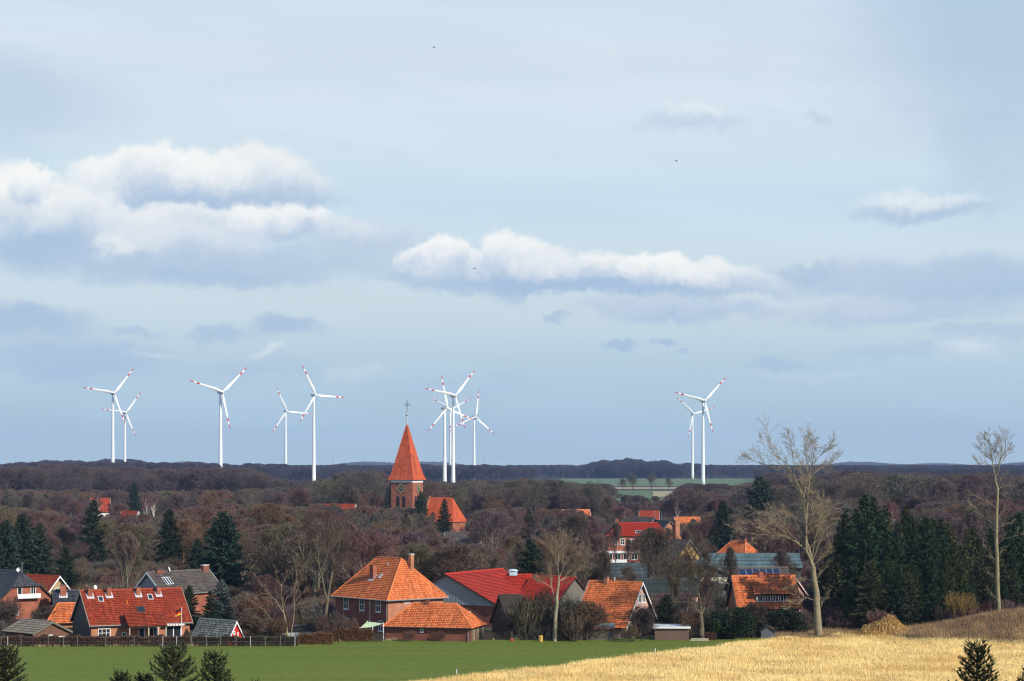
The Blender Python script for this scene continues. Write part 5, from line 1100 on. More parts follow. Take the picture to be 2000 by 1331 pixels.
hero('slim_tree', 'tall slim bare tree on the grassy bank at the right edge', 1948, 302, 1196, [
    ([(1950, 1215, 0), (1949, 1150, 0), (1948, 1105, 0), (1947, 1050, 0), (1946, 1000, 0), (1948, 949, 0), (1943, 920, 0)], .34, .17, 4), ([(1943, 920, 0), (1941, 900, .2), (1936, 870, .4), (1932, 845, .6)], .14, .02, 0), ([(1944, 925, 0), (1952, 900, -.3), (1960, 870, -.6), (1962, 842, -.8)], .13, .02, 0),
    ([(1941, 905, 0), (1925, 900, -.6), (1908, 898, -1), (1898, 888, -1.2)], .08, .02, 0), ([(1940, 895, 0), (1922, 875, .6), (1912, 850, 1)], .07, .02, 0), ([(1952, 900, 0), (1968, 885, .8), (1981, 866, 1.2)], .07, .02, 0), ([(1945, 915, 0), (1946, 880, .5), (1948, 846, .8)], .1, .02, 0), ([(1938, 880, 0), (1926, 856, -.8), (1918, 842, -1)], .06, .02, 0),
    ([(1946, 988, 0), (1930, 972, -.5), (1912, 964, -.8), (1890, 957, -1.2)], .08, .02, 1), ([(1945, 1015, 0), (1926, 1005, .5), (1912, 990, .7), (1898, 976, 1)], .08, .02, 1), ([(1947, 1010, 0), (1960, 990, .3), (1968, 980, .6)], .06, .02, 1), ([(1948, 1055, 0), (1962, 1043, -.5), (1980, 1038, -.8), (1998, 1030, -1)], .07, .02, 1),
    ([(1948, 1025, 0), (1962, 1018, .6), (1984, 1010, .9)], .06, .02, 1), ([(1948, 950, 0), (1960, 940, .5), (1975, 942, .8)], .06, .02, 1), ([(1948, 948, 0), (1955, 925, -.5), (1966, 912, -.7)], .06, .02, 1), ([(1947, 1090, 0), (1930, 1075, -.4), (1922, 1060, -.7)], .05, .015, 1), ([(1948, 1080, 0), (1958, 1070, .4), (1966, 1060, .6)], .05, .015, 1), ([(1948, 1130, 0), (1936, 1115, .3), (1930, 1105, .5)], .04, .015, 1), ([(1949, 1165, 0), (1936, 1152, -.3), (1926, 1142, -.4)], .035, .012, 1)],
    PALET, (.24, .21, .125), 902, (14, 9, 7), tw=.014, ratio=(.27, .46), up=.1)
hero('pale_tree', 'pale barked bare tree with fan-shaped crown in front of the red barns', 1083, 289, 1245, [
    ([(1083, 1250, 0), (1084, 1205, 0), (1086, 1173, 0), (1089, 1145, 0), (1091, 1128, 0)], .27, .2, 4), ([(1091, 1128, 0), (1097, 1105, .3), (1102, 1080, .6), (1108, 1050, .8)], .12, .02, 0), ([(1091, 1128, 0), (1088, 1100, -.4), (1090, 1075, -.6), (1092, 1044, -.8)], .12, .02, 0),
    ([(1091, 1128, 0), (1108, 1112, -.4), (1125, 1092, -.8), (1140, 1074, -1)], .1, .02, 0), ([(1091, 1128, 0), (1112, 1118, .6), (1132, 1106, 1)], .09, .02, 0), ([(1086, 1173, 0), (1079, 1145, .3), (1077, 1120, .5), (1075, 1098, .6), (1062, 1072, .8)], .13, .02, 0), ([(1077, 1125, .4), (1064, 1108, 1), (1050, 1095, 1.4)], .07, .02, 0),
    ([(1078, 1140, .3), (1062, 1130, -.5), (1045, 1122, -1)], .06, .02, 0), ([(1076, 1105, .5), (1078, 1075, .2), (1076, 1048, 0)], .08, .02, 0), ([(1088, 1105, 0), (1080, 1080, -.8), (1066, 1056, -1.2)], .08, .02, 0), ([(1099, 1100, .4), (1116, 1080, .4), (1124, 1052, .4)], .08, .02, 0), ([(1090, 1140, 0), (1100, 1132, -.3), (1110, 1130, -.6)], .05, .02, 1)],
    (.24, .17, .115), (.31, .27, .18), 903, (14, 8, 7), tw=.015, up=.22, ratio=(.34, .58))
hero('dark_tree', 'dark spreading bare tree with thick short trunk right of the slatted shed', 1371, 291, 1240, [
    ([(1371, 1248, 0), (1370, 1215, 0), (1369, 1190, 0)], .42, .34, 4), ([(1369, 1190, 0), (1360, 1178, -.4), (1350, 1165, -.7), (1345, 1140, -.8), (1336, 1115, -1)], .2, .04, 0), ([(1369, 1190, 0), (1366, 1150, .3), (1366, 1110, .5), (1368, 1075, .6)], .2, .03, 0), ([(1370, 1190, 0), (1378, 1172, .3), (1386, 1150, .5), (1394, 1120, .8), (1400, 1095, 1)], .2, .03, 0),
    ([(1378, 1172, .3), (1392, 1160, -.4), (1404, 1140, -.8), (1410, 1115, -1)], .12, .02, 0), ([(1368, 1160, 0), (1356, 1130, 1), (1352, 1090, 1.4), (1350, 1065, 1.5)], .13, .02, 0), ([(1345, 1142, -.8), (1325, 1128, -1), (1305, 1112, -1.2), (1295, 1090, -1.4)], .1, .02, 0), ([(1367, 1140, .3), (1378, 1112, -.7), (1384, 1080, -1)], .1, .02, 0), ([(1338, 1120, -1), (1330, 1095, -.5), (1322, 1072, 0)], .08, .02, 0), ([(1355, 1110, .8), (1340, 1085, 1), (1335, 1062, 1.2)], .07, .02, 0)],
    (.085, .062, .045), (.13, .10, .065), 904, (14, 8, 7), tw=.016, up=.14, ratio=(.3, .55))
hero('pale_multi_stem', 'pale multi-stemmed bare tree behind the hedge left of the tall brick house', 562, 288, 1244, [
    ([(563, 1250, 0), (560, 1220, 0), (555, 1190, 0)], .2, .16, 4), ([(555, 1190, 0), (551, 1165, .2), (548, 1136, .4), (537, 1106, .6)], .12, .02, 0), ([(555, 1188, 0), (538, 1162, -.4), (524, 1146, -.6), (508, 1122, -1)], .11, .02, 0), ([(548, 1136, .4), (556, 1120, .2), (566, 1106, 0)], .06, .015, 0), ([(553, 1180, 0), (560, 1160, -.5), (574, 1142, -.7), (582, 1128, -.8)], .08, .02, 0),
    ([(566, 1245, .4), (573, 1200, .5), (576, 1160, .6), (577, 1113, .7), (580, 1104, .7)], .12, .02, 0), ([(576, 1165, .6), (590, 1148, .8), (602, 1140, 1)], .06, .015, 0), ([(577, 1150, .6), (585, 1125, .4), (592, 1108, .3)], .06, .015, 0), ([(530, 1153, -.5), (512, 1146, -.8), (500, 1160, -1)], .05, .015, 1), ([(551, 1230, 0), (530, 1195, -.6), (510, 1175, -.8), (495, 1163, -1)], .06, .015, 0)],
    (.20, .135, .09), (.29, .215, .13), 905, (9, 6, 5), tw=.015, ratio=(.25, .45))
hero('tall_dark_pair', 'tall dark-stemmed tree directly left of the tall brick house', 632, 304, 1238, [
    ([(632, 1245, 0), (636, 1205, 0), (640, 1175, 0)], .3, .26, 4), ([(640, 1175, 0), (646, 1130, .3), (651, 1100, .5), (661, 1070, .7), (668, 1030, .8)], .2, .03, 0), ([(640, 1175, 0), (632, 1140, -.4), (625, 1106, -.6), (620, 1055, -.8), (618, 1015, -.9)], .2, .03, 0), ([(628, 1115, -.5), (640, 1085, 0), (645, 1045, .4), (640, 1008, .5)], .12, .02, 0), ([(651, 1100, .5), (640, 1070, 1), (635, 1030, 1.2)], .1, .02, 0),
    ([(625, 1106, -.6), (608, 1080, -.2), (600, 1045, 0), (598, 1020, 0)], .11, .02, 0), ([(648, 1120, .3), (665, 1100, -.3), (680, 1070, -.5)], .1, .02, 0), ([(622, 1080, -.7), (612, 1050, -1), (606, 1012, -1.2)], .08, .02, 0)],
    (.095, .065, .055), (.16, .13, .085), 906, (15, 8, 7), tw=.015, up=.2, ratio=(.28, .5))

# ---------------------------------------------------------------- hedges, fences, sheds, field edge
def hedge(label, x0, x1, d, h, w, n, col, seed, m=None, lean=.8):
    """clipped hedge: upright twigs and small leaves through the whole volume, uneven top"""
    q = Plant(seed); r = q.r; X0, X1 = (x0 - CX) / F * d, (x1 - CX) / F * d; L = X1 - X0
    for k in range(n):
        x = r.uniform(-L / 2, L / 2); y = r.uniform(-w / 2, w / 2); hh = h * (1 + .10 * math.sin(x * 1.7 + seed) + .07 * math.sin(x * 4.1)); z = hh * r.random() ** .7
        p = Vector((x, y, z)); v = Vector((r.gauss(0, .5), r.gauss(0, .5), r.gauss(.7, .5))).normalized() * r.uniform(.08, .26); q.tri(p, p + v, r.uniform(.03, .06))
    for k in range(int(L * 3)):
        x = r.uniform(-L / 2, L / 2); q.seg(Vector((x, r.uniform(-w / 4, w / 4), -.05)), Vector((x + r.gauss(0, .15), r.uniform(-w / 3, w / 3), h * r.uniform(.7, 1.0))), .02, .008, 3)
    t, c = q.meshes('hedge'); xm = (x0 + x1) / 2; root = thing('hedge', label, 'hedge', G(xm, d)); root.rotation_euler.z = 0
    o = link('stem', t, root); o.color = (.09, .07, .05, 1); o = link('foliage', c, root); o.color = tuple(col) + (1,)
hedge('long clipped dark brown hedge in front of the farmhouse', -30, 372, 281.5, 1.30, .9, 30000, (.085, .048, .03), 61)
hedge('dark green-brown hedge in front of the red hut', 376, 582, 281.8, 1.25, .9, 15000, (.058, .046, .026), 62)
hedge('rusty brown hedge left of the shade sail', 584, 650, 284.5, 1.45, .9, 7000, (.16, .075, .034), 63)
hedge('taller rusty hedge ending at the outbuilding', 652, 728, 289, 1.75, .9, 8000, (.14, .068, .034), 64)
hedge('low dark hedge under the orange dormer house', 1395, 1500, 297.5, 1.1, .8, 8000, (.05, .045, .03), 65)
hedge('low reddish hedge beside the spreading dark tree', 1378, 1398, 291.5, 1.0, .7, 2500, (.12, .06, .045), 66)
# posts with wire along the hedge
WIRE = mat('wire', (.3, .3, .3), .5)
def wire_fence(label, xs, d, h):
    root = thing('wire_fence', label, 'fence', G(xs[0], d)); P0 = G(xs[0], d)
    for x in xs:
        p = G(x, d) - P0; b = MB(); b.tube([(p.x, 0, -.1), (p.x, 0, h)], .045, 6); b.obj('post', GREYWOOD if int(x) % 3 else STEEL, root)
    for z in (.3, .7, h - .1):
        b = MB(); b.tube([(0, -.05, z), ((G(xs[-1], d) - P0).x, -.05, z)], .008, 4); b.obj('wire', WIRE, root)
wire_fence('wire fence on grey posts along the left hedge', [2, 15, 41, 94, 124, 151, 206, 262, 318, 345, 374, 403, 431, 461, 489, 518, 548, 576], 280.4, 1.45)
def board_fence(label, x0, x1, d, h, m, gap=.03, pw=.14, cat='fence'):
    P0 = G((x0 + x1) / 2, d); root = thing('board_fence', label, cat, P0); W = (x1 - x0) / F * d; r = random.Random(int(x0)); b = MB(); x = -W / 2
    while x < W / 2 - pw:
        b.box(x, x + pw - gap, -.015, .015, 0, h * r.uniform(.93, 1.03)); x += pw
    o = b.obj('boards', m, root); o['kind'] = 'stuff'
    n = max(2, int(W / 2.2))
    for i in range(n + 1):
        c = MB(); xx = -W / 2 + W * i / n; c.box(xx - .05, xx + .05, .02, .12, -.1, h * 1.05); c.obj('post', GREYWOOD, root)
    for z in (.25, h * .8):
        c = MB(); c.box(-W / 2, W / 2, .02, .07, z, z + .09); c.obj('rail', GREYWOOD, root)
board_fence('dark board fence right of the outbuilding', 944, 1000, 291.5, 1.15, DARKWOOD)
board_fence('weathered board fence left of the tall tree trunk', 1518, 1572, 300.5, 1.2, GREYWOOD)
board_fence('low dark board fence between the slatted shed and small gabled shed', 1402, 1480, 296.2, .95, DARKWOOD)
board_fence('dark board fence in front of the shade sail', 728, 750, 288.8, 1.15, DARKWOOD)
def wood_shed(name, label, x0, x1, d, h0, h1, dep, wallm, roofm, edge, slat=.16):
    W = (x1 - x0) / F * d; root = thing(name, label, 'shed', G((x0 + x1) / 2, d + dep / 2), -azof((x0 + x1) / 2)); b = MB(); b.box(-W / 2, W / 2, -dep / 2, dep / 2, -.1, h0 - .05); b.obj('wall', wallm, root)
    s = MB(); r = random.Random(int(x0)); x = -W / 2
    while x < W / 2 - slat * .8:
        s.box(x + .015, x + slat - .02, -dep / 2 - .045 - r.random() * .02, -dep / 2 - .003, 0, h0 - .08); x += slat
    o = s.obj('boards', wallm, root); o['kind'] = 'stuff'
    b = MB(); b.prism([(-W / 2 - .25, -dep / 2 - .3, h0), (-W / 2 - .25, dep / 2 + .25, h1), (-W / 2 - .25, dep / 2 + .25, h1 + .12), (-W / 2 - .25, -dep / 2 - .3, h0 + .12)][::-1], (W + .5, 0, 0)); b.obj('roof', roofm, root)
    b = MB(); b.box(-W / 2 - .27, W / 2 + .27, -dep / 2 - .36, -dep / 2 - .305, h0 - .08, h0 + .13); b.obj('fascia', edge, root)
wood_shed('flat_shed', 'flat-roofed grey board shed at the field edge, left of the slatted shed', 1116, 1198, 291, 1.62, 2.05, 2.6, GREYWOOD, TEALMETAL, BRICK_D)
wood_shed('slatted_shed', 'slatted wooden shed with white roof edge at the field edge', 1279, 1345, 291, 1.72, 1.95, 2.2, mat('slat_brown', (.20, .13, .10), .9, .3, 6), LEAD, WHITE, .13)
h = house('small_gabled_shed', 'small blue-grey gabled shed among dark shrubs', 1498, 295.5, -82, 2.0, 1.9, 1.1, 1.75, wall=mat('blue_grey_boards', (.10, .11, .13), .9, .2, 6), roof=T_SLATE, oh=.25, ohx=.2, cat='shed', amp=0, cap=False)
# small things along the field edge
def bin_(label, x, d, m, hgt=.9, r_=.3):
    o = thing('garden_barrel', label, 'barrel', G(x, d)); b = MB(); b.tube([(0, 0, 0), (0, 0, .1), (0, 0, hgt * .5), (0, 0, hgt - .05), (0, 0, hgt)], [r_ * .85, r_ * .95, r_, r_ * .95, r_ * .9], 12); b.obj('body', m, o, False)
    for z in (.25, .65): c = MB(); c.tube([(0, 0, hgt * z), (0, 0, hgt * z + .05)], r_ * 1.04, 12); c.obj('hoop', m, o)
bin_('yellow barrel at the field edge left of the pale tree', 1056, 288.3, mat('yellow_plastic', (.55, .33, .06), .5))
bin_('small rust-red pot by the dark board fence', 999, 289, mat('rust_pot', (.33, .08, .04), .8), .5, .25)
for (x, y, lab) in ((892, 1314, 'white marker post on the wheat near the dry grass edge'), (1280, 1272, 'small white marker post where wheat meets dry grass')):
    d = CAMH * F / (y - HY + 4); o = thing('marker_post', lab, 'post', G(x, d)); b = MB(); b.tube([(0, 0, -.1), (0, 0, .62)], .045, 8); b.obj('stake', WHITE, o); c = MB(); c.tube([(0, 0, .62), (0, 0, .78)], [.055, .03], 8); c.obj('cap', mat('marker_dark', (.1, .1, .1)), o)
o = thing('log_bench', 'pale stacked boards at the foot of the spreading dark tree', 'boards', G(1366, 290), -azof(1366))
for k in range(3): b = MB(); b.box(-1.3 + .1 * k, 1.3 - .06 * k, -.25, .25, .05 + k * .11, .14 + k * .11); b.obj('board', mat('pale_boards', (.45, .40, .28), .9), o)
o = thing('street_lamp', 'street lamp with curved arm before the dark gabled hall', 'street lamp', G(1432, 340)); b = MB(); b.tube([(0, 0, 0), (0, 0, 4.0), (-.25, 0, 4.6), (-.9, 0, 5.0), (-1.7, 0, 5.1)], [.08, .06, .05, .04, .04], 8); b.obj('pole', STEEL, o); b = MB(); b.box(-2.3, -1.6, -.15, .15, 5.0, 5.18); b.obj('lamp_head', WHITE, o)
# van and car behind the conifers at the right edge
def vehicle(label, name, cat, x, d, L, W, Hh, bm, van):
    o = thing(name, label, cat, G(x, d), math.radians(8)); p = [(-L / 2, .35), (L / 2, .35), (L / 2, Hh * .55), (L / 2 - .15, Hh * .6)] + ([(L / 2 - .75, Hh), (-L / 2 + .05, Hh)] if van else [(L / 2 - 1.0, Hh * .63), (L / 2 - 1.7, Hh), (-L / 2 + .8, Hh), (-L / 2 + .1, Hh * .66)])
    b = MB(); b.prism([(x_, -W / 2, z) for x_, z in p], (0, W, 0)); b.obj('body', bm, o)
    for sx in (-1, 1):
        for sy in (-1, 1): c = MB(); c.tube([(sx * L * .31, sy * (W / 2 - .1), .33), (sx * L * .31, sy * (W / 2 + .04), .33)], .33, 14); c.obj('wheel', DKMETAL, o)
    for xx in ((.9, 1.7) if van else (-.6, .5)): c = MB(); c.box(xx - .42, xx + .42, -W / 2 - .015, -W / 2 - .003, Hh * .62, Hh * .9); c.obj('window', GLASS, o)
vehicle('white van half hidden by conifers at the right edge', 'parked_van', 'van', 1984, 312, 4.8, 1.9, 2.1, WHITE, True)
vehicle('red car beside the white van at the right edge', 'parked_car', 'car', 1986, 318, 4.2, 1.7, 1.5, REDWOOD, False)
for o_ in bpy.data.objects:
    if o_.name in ('parked_van', 'parked_car'): o_.location.z = terrain(o_.location.x, o_.location.y) + (1.0 if 0 else 0)

# ---------------------------------------------------------------- dry grass, tufts, mound (uncountable)
GRASS = mat('dry_grass', (.93, .70, .31), .85, .18, .35, col2=(.76, .51, .19), mixscale=.09, spec=.15, lo=.42, hi=.66)
GRASSB = mat('brown_grass', (.42, .28, .145), .9, .3, .6, col2=(.26, .165, .095), mixscale=.25, spec=.1)
TUFT = mat('pale_tufts', (.44, .35, .17), .9, .3, .8, spec=.1)
def blades(name, label, pts, hts, wid, m, seed, lean=.22, kind='stuff'):
    r = np.random.default_rng(seed); n = len(pts); a = r.uniform(0, 2 * np.pi, n); side = np.stack([np.cos(a), np.sin(a), np.zeros(n)], 1) * (wid * r.uniform(.6, 1.3, n))[:, None]
    tip = pts + np.stack([r.normal(0, lean, n) * hts - .08 * hts, r.normal(0, lean, n) * hts, hts], 1); mid = pts * .45 + tip * .55 + np.stack([r.normal(0, .03, n), r.normal(0, .03, n), np.zeros(n)], 1)
    V = np.stack([pts - side, pts + side, mid + side * .8, mid - side * .8, tip], 1).reshape(-1, 3); b = np.arange(n)[:, None] * 5
    Fc = np.concatenate([b + [0, 1, 2], b + [0, 2, 3], b + [3, 2, 4]], 1).reshape(-1, 3)
    o = link(name, np_mesh(name, V, Fc, m)); o['kind'] = kind; o['label'] = label; o['category'] = 'grass'; return o
rg = np.random.default_rng(5)
def ter_np(P):
    z = 3.3 * np.exp(-((P[:, 0] - 72) / 13.0) ** 2 - ((P[:, 1] - 299) / 7.0) ** 2); t = np.clip((232 - P[:, 1]) / 232, 0, 1); return z + 21.3 * t ** 1.35
# golden field
sheet('dry_field', [(edge_x(Y), Y) for Y in (296, 280, 262, 250, 236, 226)] + [(150, 226), (150, 303), (60, 303), (38, 299)], .03, M_STRAW, hgt=0.0)
N = 420000; Y = np.sqrt(rg.uniform(228 ** 2, 304 ** 2, N)); X = rg.uniform(-14, 82, N); ex = EX0 + (Y - EY0) * (EX1 - EX0) / (EY1 - EY0) + np.sin(Y * .5) * .4 + np.sin(Y * 1.7) * .25 + rg.normal(0, .6, N)
k = (X > ex) & (Y < 303 - .02 * (X - 40)) & (X < Y * .25); P = np.stack([X[k], Y[k], np.zeros(k.sum())], 1); P[:, 2] = ter_np(P); P = P[(P[:, 2] < .35) | (P[:, 1] < 232)]
hn = .36 + .16 * np.sin(P[:, 0] * .35 + P[:, 1] * .21) * np.sin(P[:, 1] * .33 - P[:, 0] * .12) + rg.normal(0, .09, len(P)); blades('dry_grass', 'tall golden dry grass covering the right foreground field', P, np.clip(hn, .15, .8), .016, GRASS, 6, .15)
# bank and rough strip
N = 150000; X = rg.uniform(36, 82, N); Y = rg.uniform(285, 308, N); k = (X < Y * .25) & ((Y > 300 - 14 * np.clip((X - 46) / 10, 0, 1)) | (X < 44) & (Y > 295.5)); P = np.stack([X[k], Y[k], np.zeros(k.sum())], 1); P[:, 2] = ter_np(P); P = P[(P[:, 2] > .22) | (P[:, 1] > 298.5) | (P[:, 0] < 46)]
blades('rough_grass', 'brown rough grass on the bank and strip behind the golden field', P, np.clip(rg.normal(.5, .2, len(P)), .12, 1.1), .02, GRASSB, 8, .3)
N = 9000; X = rg.uniform(-74, 36, N); fy = np.interp(X, [p[0] for p in FAR], [p[1] for p in FAR]); cl = (np.sin(X * 1.9) + np.sin(X * .73 + 1) + rg.normal(0, .7, N)) > .35; Y = fy + rg.normal(-.25, .35, N); P = np.stack([X[cl], Y[cl], np.zeros(cl.sum())], 1)
blades('edge_tufts', 'pale dry tufts along the far edge of the wheat field', P, np.clip(rg.normal(.32, .14, len(P)), .08, .8), .025, TUFT, 9, .35)
N = 70000; Y = np.sqrt(rg.uniform(232.5 ** 2, 296 ** 2, N)); X = rg.uniform(-74, 36, N); ex = EX0 + (Y - EY0) * (EX1 - EX0) / (EY1 - EY0); fy = np.interp(X, [p[0] for p in FAR], [p[1] for p in FAR]); k = (X < ex) & (Y < fy) & (np.abs(X) < Y * .25); P = np.stack([X[k], Y[k], np.zeros(k.sum())], 1)
blades('wheat_shoots', 'short green wheat shoots over the field', P, np.clip(rg.normal(.09, .03, len(P)), .03, .2), .03, M_FIELD, 10, .5)
# heap of straw and earth
def mound():
    x, d = 1728, 297; c = G(x, d); q = np.random.default_rng(12); n = 60; V = []; W_, D_, Hm = 3.8, 2.2, 2.35
    for j in range(31):
        for i in range(n + 1):
            u = -1 + 2 * i / n; v = -1 + 2 * j / 30; e = max(0, 1 - (u * u + v * v)); z = Hm * (e ** .8) * (.62 + .38 * math.exp(-((u - .25) / .42) ** 2)) + (.22 * q.normal() + .18 * math.sin(u * 9 + v * 5)) * (e > .02) * min(1, e * 3)
            V.append((u * W_ + q.normal() * .03, v * D_, max(z, -.05) - .04 * (e <= .02)))
    Fc = [(j * (n + 1) + i, j * (n + 1) + i + 1, (j + 1) * (n + 1) + i + 1, (j + 1) * (n + 1) + i) for j in range(30) for i in range(n)]
    root = thing('straw_heap', 'golden-brown heap of straw and earth behind the dry field', 'heap', c); b = MB(); b.add(V, Fc)
    b.obj('earth', mat('heap_earth', (.46, .28, .09), .95, .4, 2.2, bump=1, bscale=5, col2=(.26, .14, .055), mixscale=1.2), root)
    P = np.array(V)[q.integers(0, len(V), 9000)] + q.normal(0, .06, (9000, 3)); P = P[P[:, 2] > .02]; nn = len(P); dr = q.normal(0, 1, (nn, 3)) * [1, 1, .5] + [0, 0, .3]; dr /= np.linalg.norm(dr, axis=1)[:, None]; sd = np.cross(dr, q.normal(0, 1, (nn, 3))); sd /= np.linalg.norm(sd, axis=1)[:, None]
    VV = np.stack([P - sd * .035, P + sd * .035, P + dr * q.uniform(.12, .4, nn)[:, None]], 1).reshape(-1, 3); o = link('straw', np_mesh('straw', VV, np.arange(nn * 3).reshape(-1, 3), mat('heap_straw', (.66, .43, .14), .9, .35, 1.5, col2=(.38, .22, .07), mixscale=1.5)), root); o['kind'] = 'stuff'
mound()
# brush pile at the tall tree's foot
q = Plant(31)
for i in range(260):
    p = Vector((q.r.gauss(0, 2.2), q.r.gauss(0, .7), q.r.random() * .35)); q.seg(p, p + Vector((q.r.gauss(0, .8), q.r.gauss(0, .4), q.r.uniform(0, .5))), .02, .006, 3)
t_, c_ = q.meshes('brush'); root = thing('brush_pile', 'tangle of cut branches at the foot of the tall bare tree', 'branches', G(1596, 293.5)); o = link('branches', t_, root); o.color = (.22, .15, .09, 1)

# ---------------------------------------------------------------- foreground spruces on the slope below the viewpoint
def near_spruce(seed, H, R, span):
    """detailed young spruce: shoots bristling with single needles; only the top span is set with needles"""
    q = Plant(seed); r = q.r; NV = []; NF = []
    def shoot(p, d, L, nl=.034):
        d = d.normalized(); q.seg(p, p + d * L, .007, .003, 3); k = int(L * 300); a = d.orthogonal().normalized(); b = d.cross(a)
        for i in range(k):
            t = r.random(); c = p + d * (L * t); ang = r.uniform(0, 6.283); o_ = (a * math.cos(ang) + b * math.sin(ang)); tip = c + (o_ * .8 + d * .75).normalized() * nl * r.uniform(.7, 1.2); s_ = d.cross(o_) * .0055; o = len(NV); NV.extend((c - s_, c + s_, tip)); NF.append((o, o + 1, o + 2))
        for i in range(2): # shoot core
            o = len(NV); s_ = (a if i else b) * .018; NV.extend((p - s_, p + s_, p + d * L)); NF.append((o, o + 1, o + 2))
    q.seg(Vector((0, 0, -.4)), Vector((0, 0, H * .6)), .07, .04, 8); q.seg(Vector((0, 0, H * .6)), Vector((0, 0, H)), .04, .008, 6); shoot(Vector((0, 0, H - .4)), ZU, .42)
    z = H - .28
    while z > max(H - span, .3):
        t = (H - z) / H; nb = 7 if t > .08 else 5; ph = r.random() * 6
        for b in range(nb):
            L = min(R * (t * 2.6) ** .75, R) * r.uniform(.7, 1.15) + .08; a = ph + 6.283 * (b + r.uniform(-.25, .25)) / nb; el = math.radians(48 - 60 * min(t * 2, 1) + r.uniform(-10, 12)); d = Vector((math.cos(a) * math.cos(el), math.sin(a) * math.cos(el), math.sin(el))); p = Vector((0, 0, z)); n = max(2, int(L / .12))
            for i in range(n):
                dd = (d + ZU * .35 * (i / n)).normalized(); p2 = p + dd * (L / n); q.seg(p, p2, .012 * (1 - i / n) + .005, .005, 3); shoot(p, dd, L / n * 1.3)
                for sg in (-1, 1):
                    if i >= 1 or n < 3: sd = dd.cross(ZU).normalized() * sg; shoot(p2, (dd * .75 + sd * .8 + ZU * r.uniform(-.1, .35)), (.10 + .22 * (1 - i / n) * min(1, L)) * r.uniform(.7, 1.2))
                    if r.random() < .5: shoot(p2, dd * .4 + ZU * r.uniform(.2, .8) + dd.cross(ZU) * r.uniform(-.6, .6), r.uniform(.08, .18))
                p = p2
        z -= r.uniform(.09, .15)
    return np_mesh('young_spruce_trunk', [tuple(v) for v in q.wv], q.wf, BARK), np_mesh('young_spruce_needles', [tuple(v) for v in NV], NF, NEEDLE)
for (x, y, d, H, R, span, sd, col, lab) in ((340, 1254, 56, 4.6, .85, 1.9, 71, (.075, .088, .045), 'largest young spruce tip at the lower left'), (420, 1270, 58, 4.4, .7, 1.6, 72, (.058, .076, .038), 'young spruce tip right of the largest one at lower left'),
        (12, 1258, 52, 4.4, .62, 1.6, 73, (.055, .062, .034), 'young spruce tip in the lower left corner'), (236, 1308, 60, 3.9, .5, .9, 74, (.036, .050, .026), 'small spruce tip left of the largest one at lower left'), (281, 1312, 57, 3.8, .5, .8, 75, (.036, .050, .026), 'thin spruce tip just left of the largest one'),
        (1908, 1250, 47, 4.8, .72, 1.8, 76, (.026, .042, .024), 'dark young spruce tip at the lower right corner'), (2012, 1300, 55, 4.0, .5, .9, 77, (.020, .032, .018), 'spruce tip cut by the right edge'), (492, 1326, 60, 3.7, .5, .5, 78, (.036, .05, .026), 'lowest spruce tip right of the lower left group')):
    t_, c_ = near_spruce(sd, H, R, span); X = (x - CX) / F * d; zt = zat(y, d); root = thing('young_spruce', lab, 'tree', (X, d, zt - H), rng.uniform(0, 6)); o = link('trunk', t_, root); o.color = (.08, .06, .045, 1); o = link('needles', c_, root); o.color = tuple(col) + (1,)

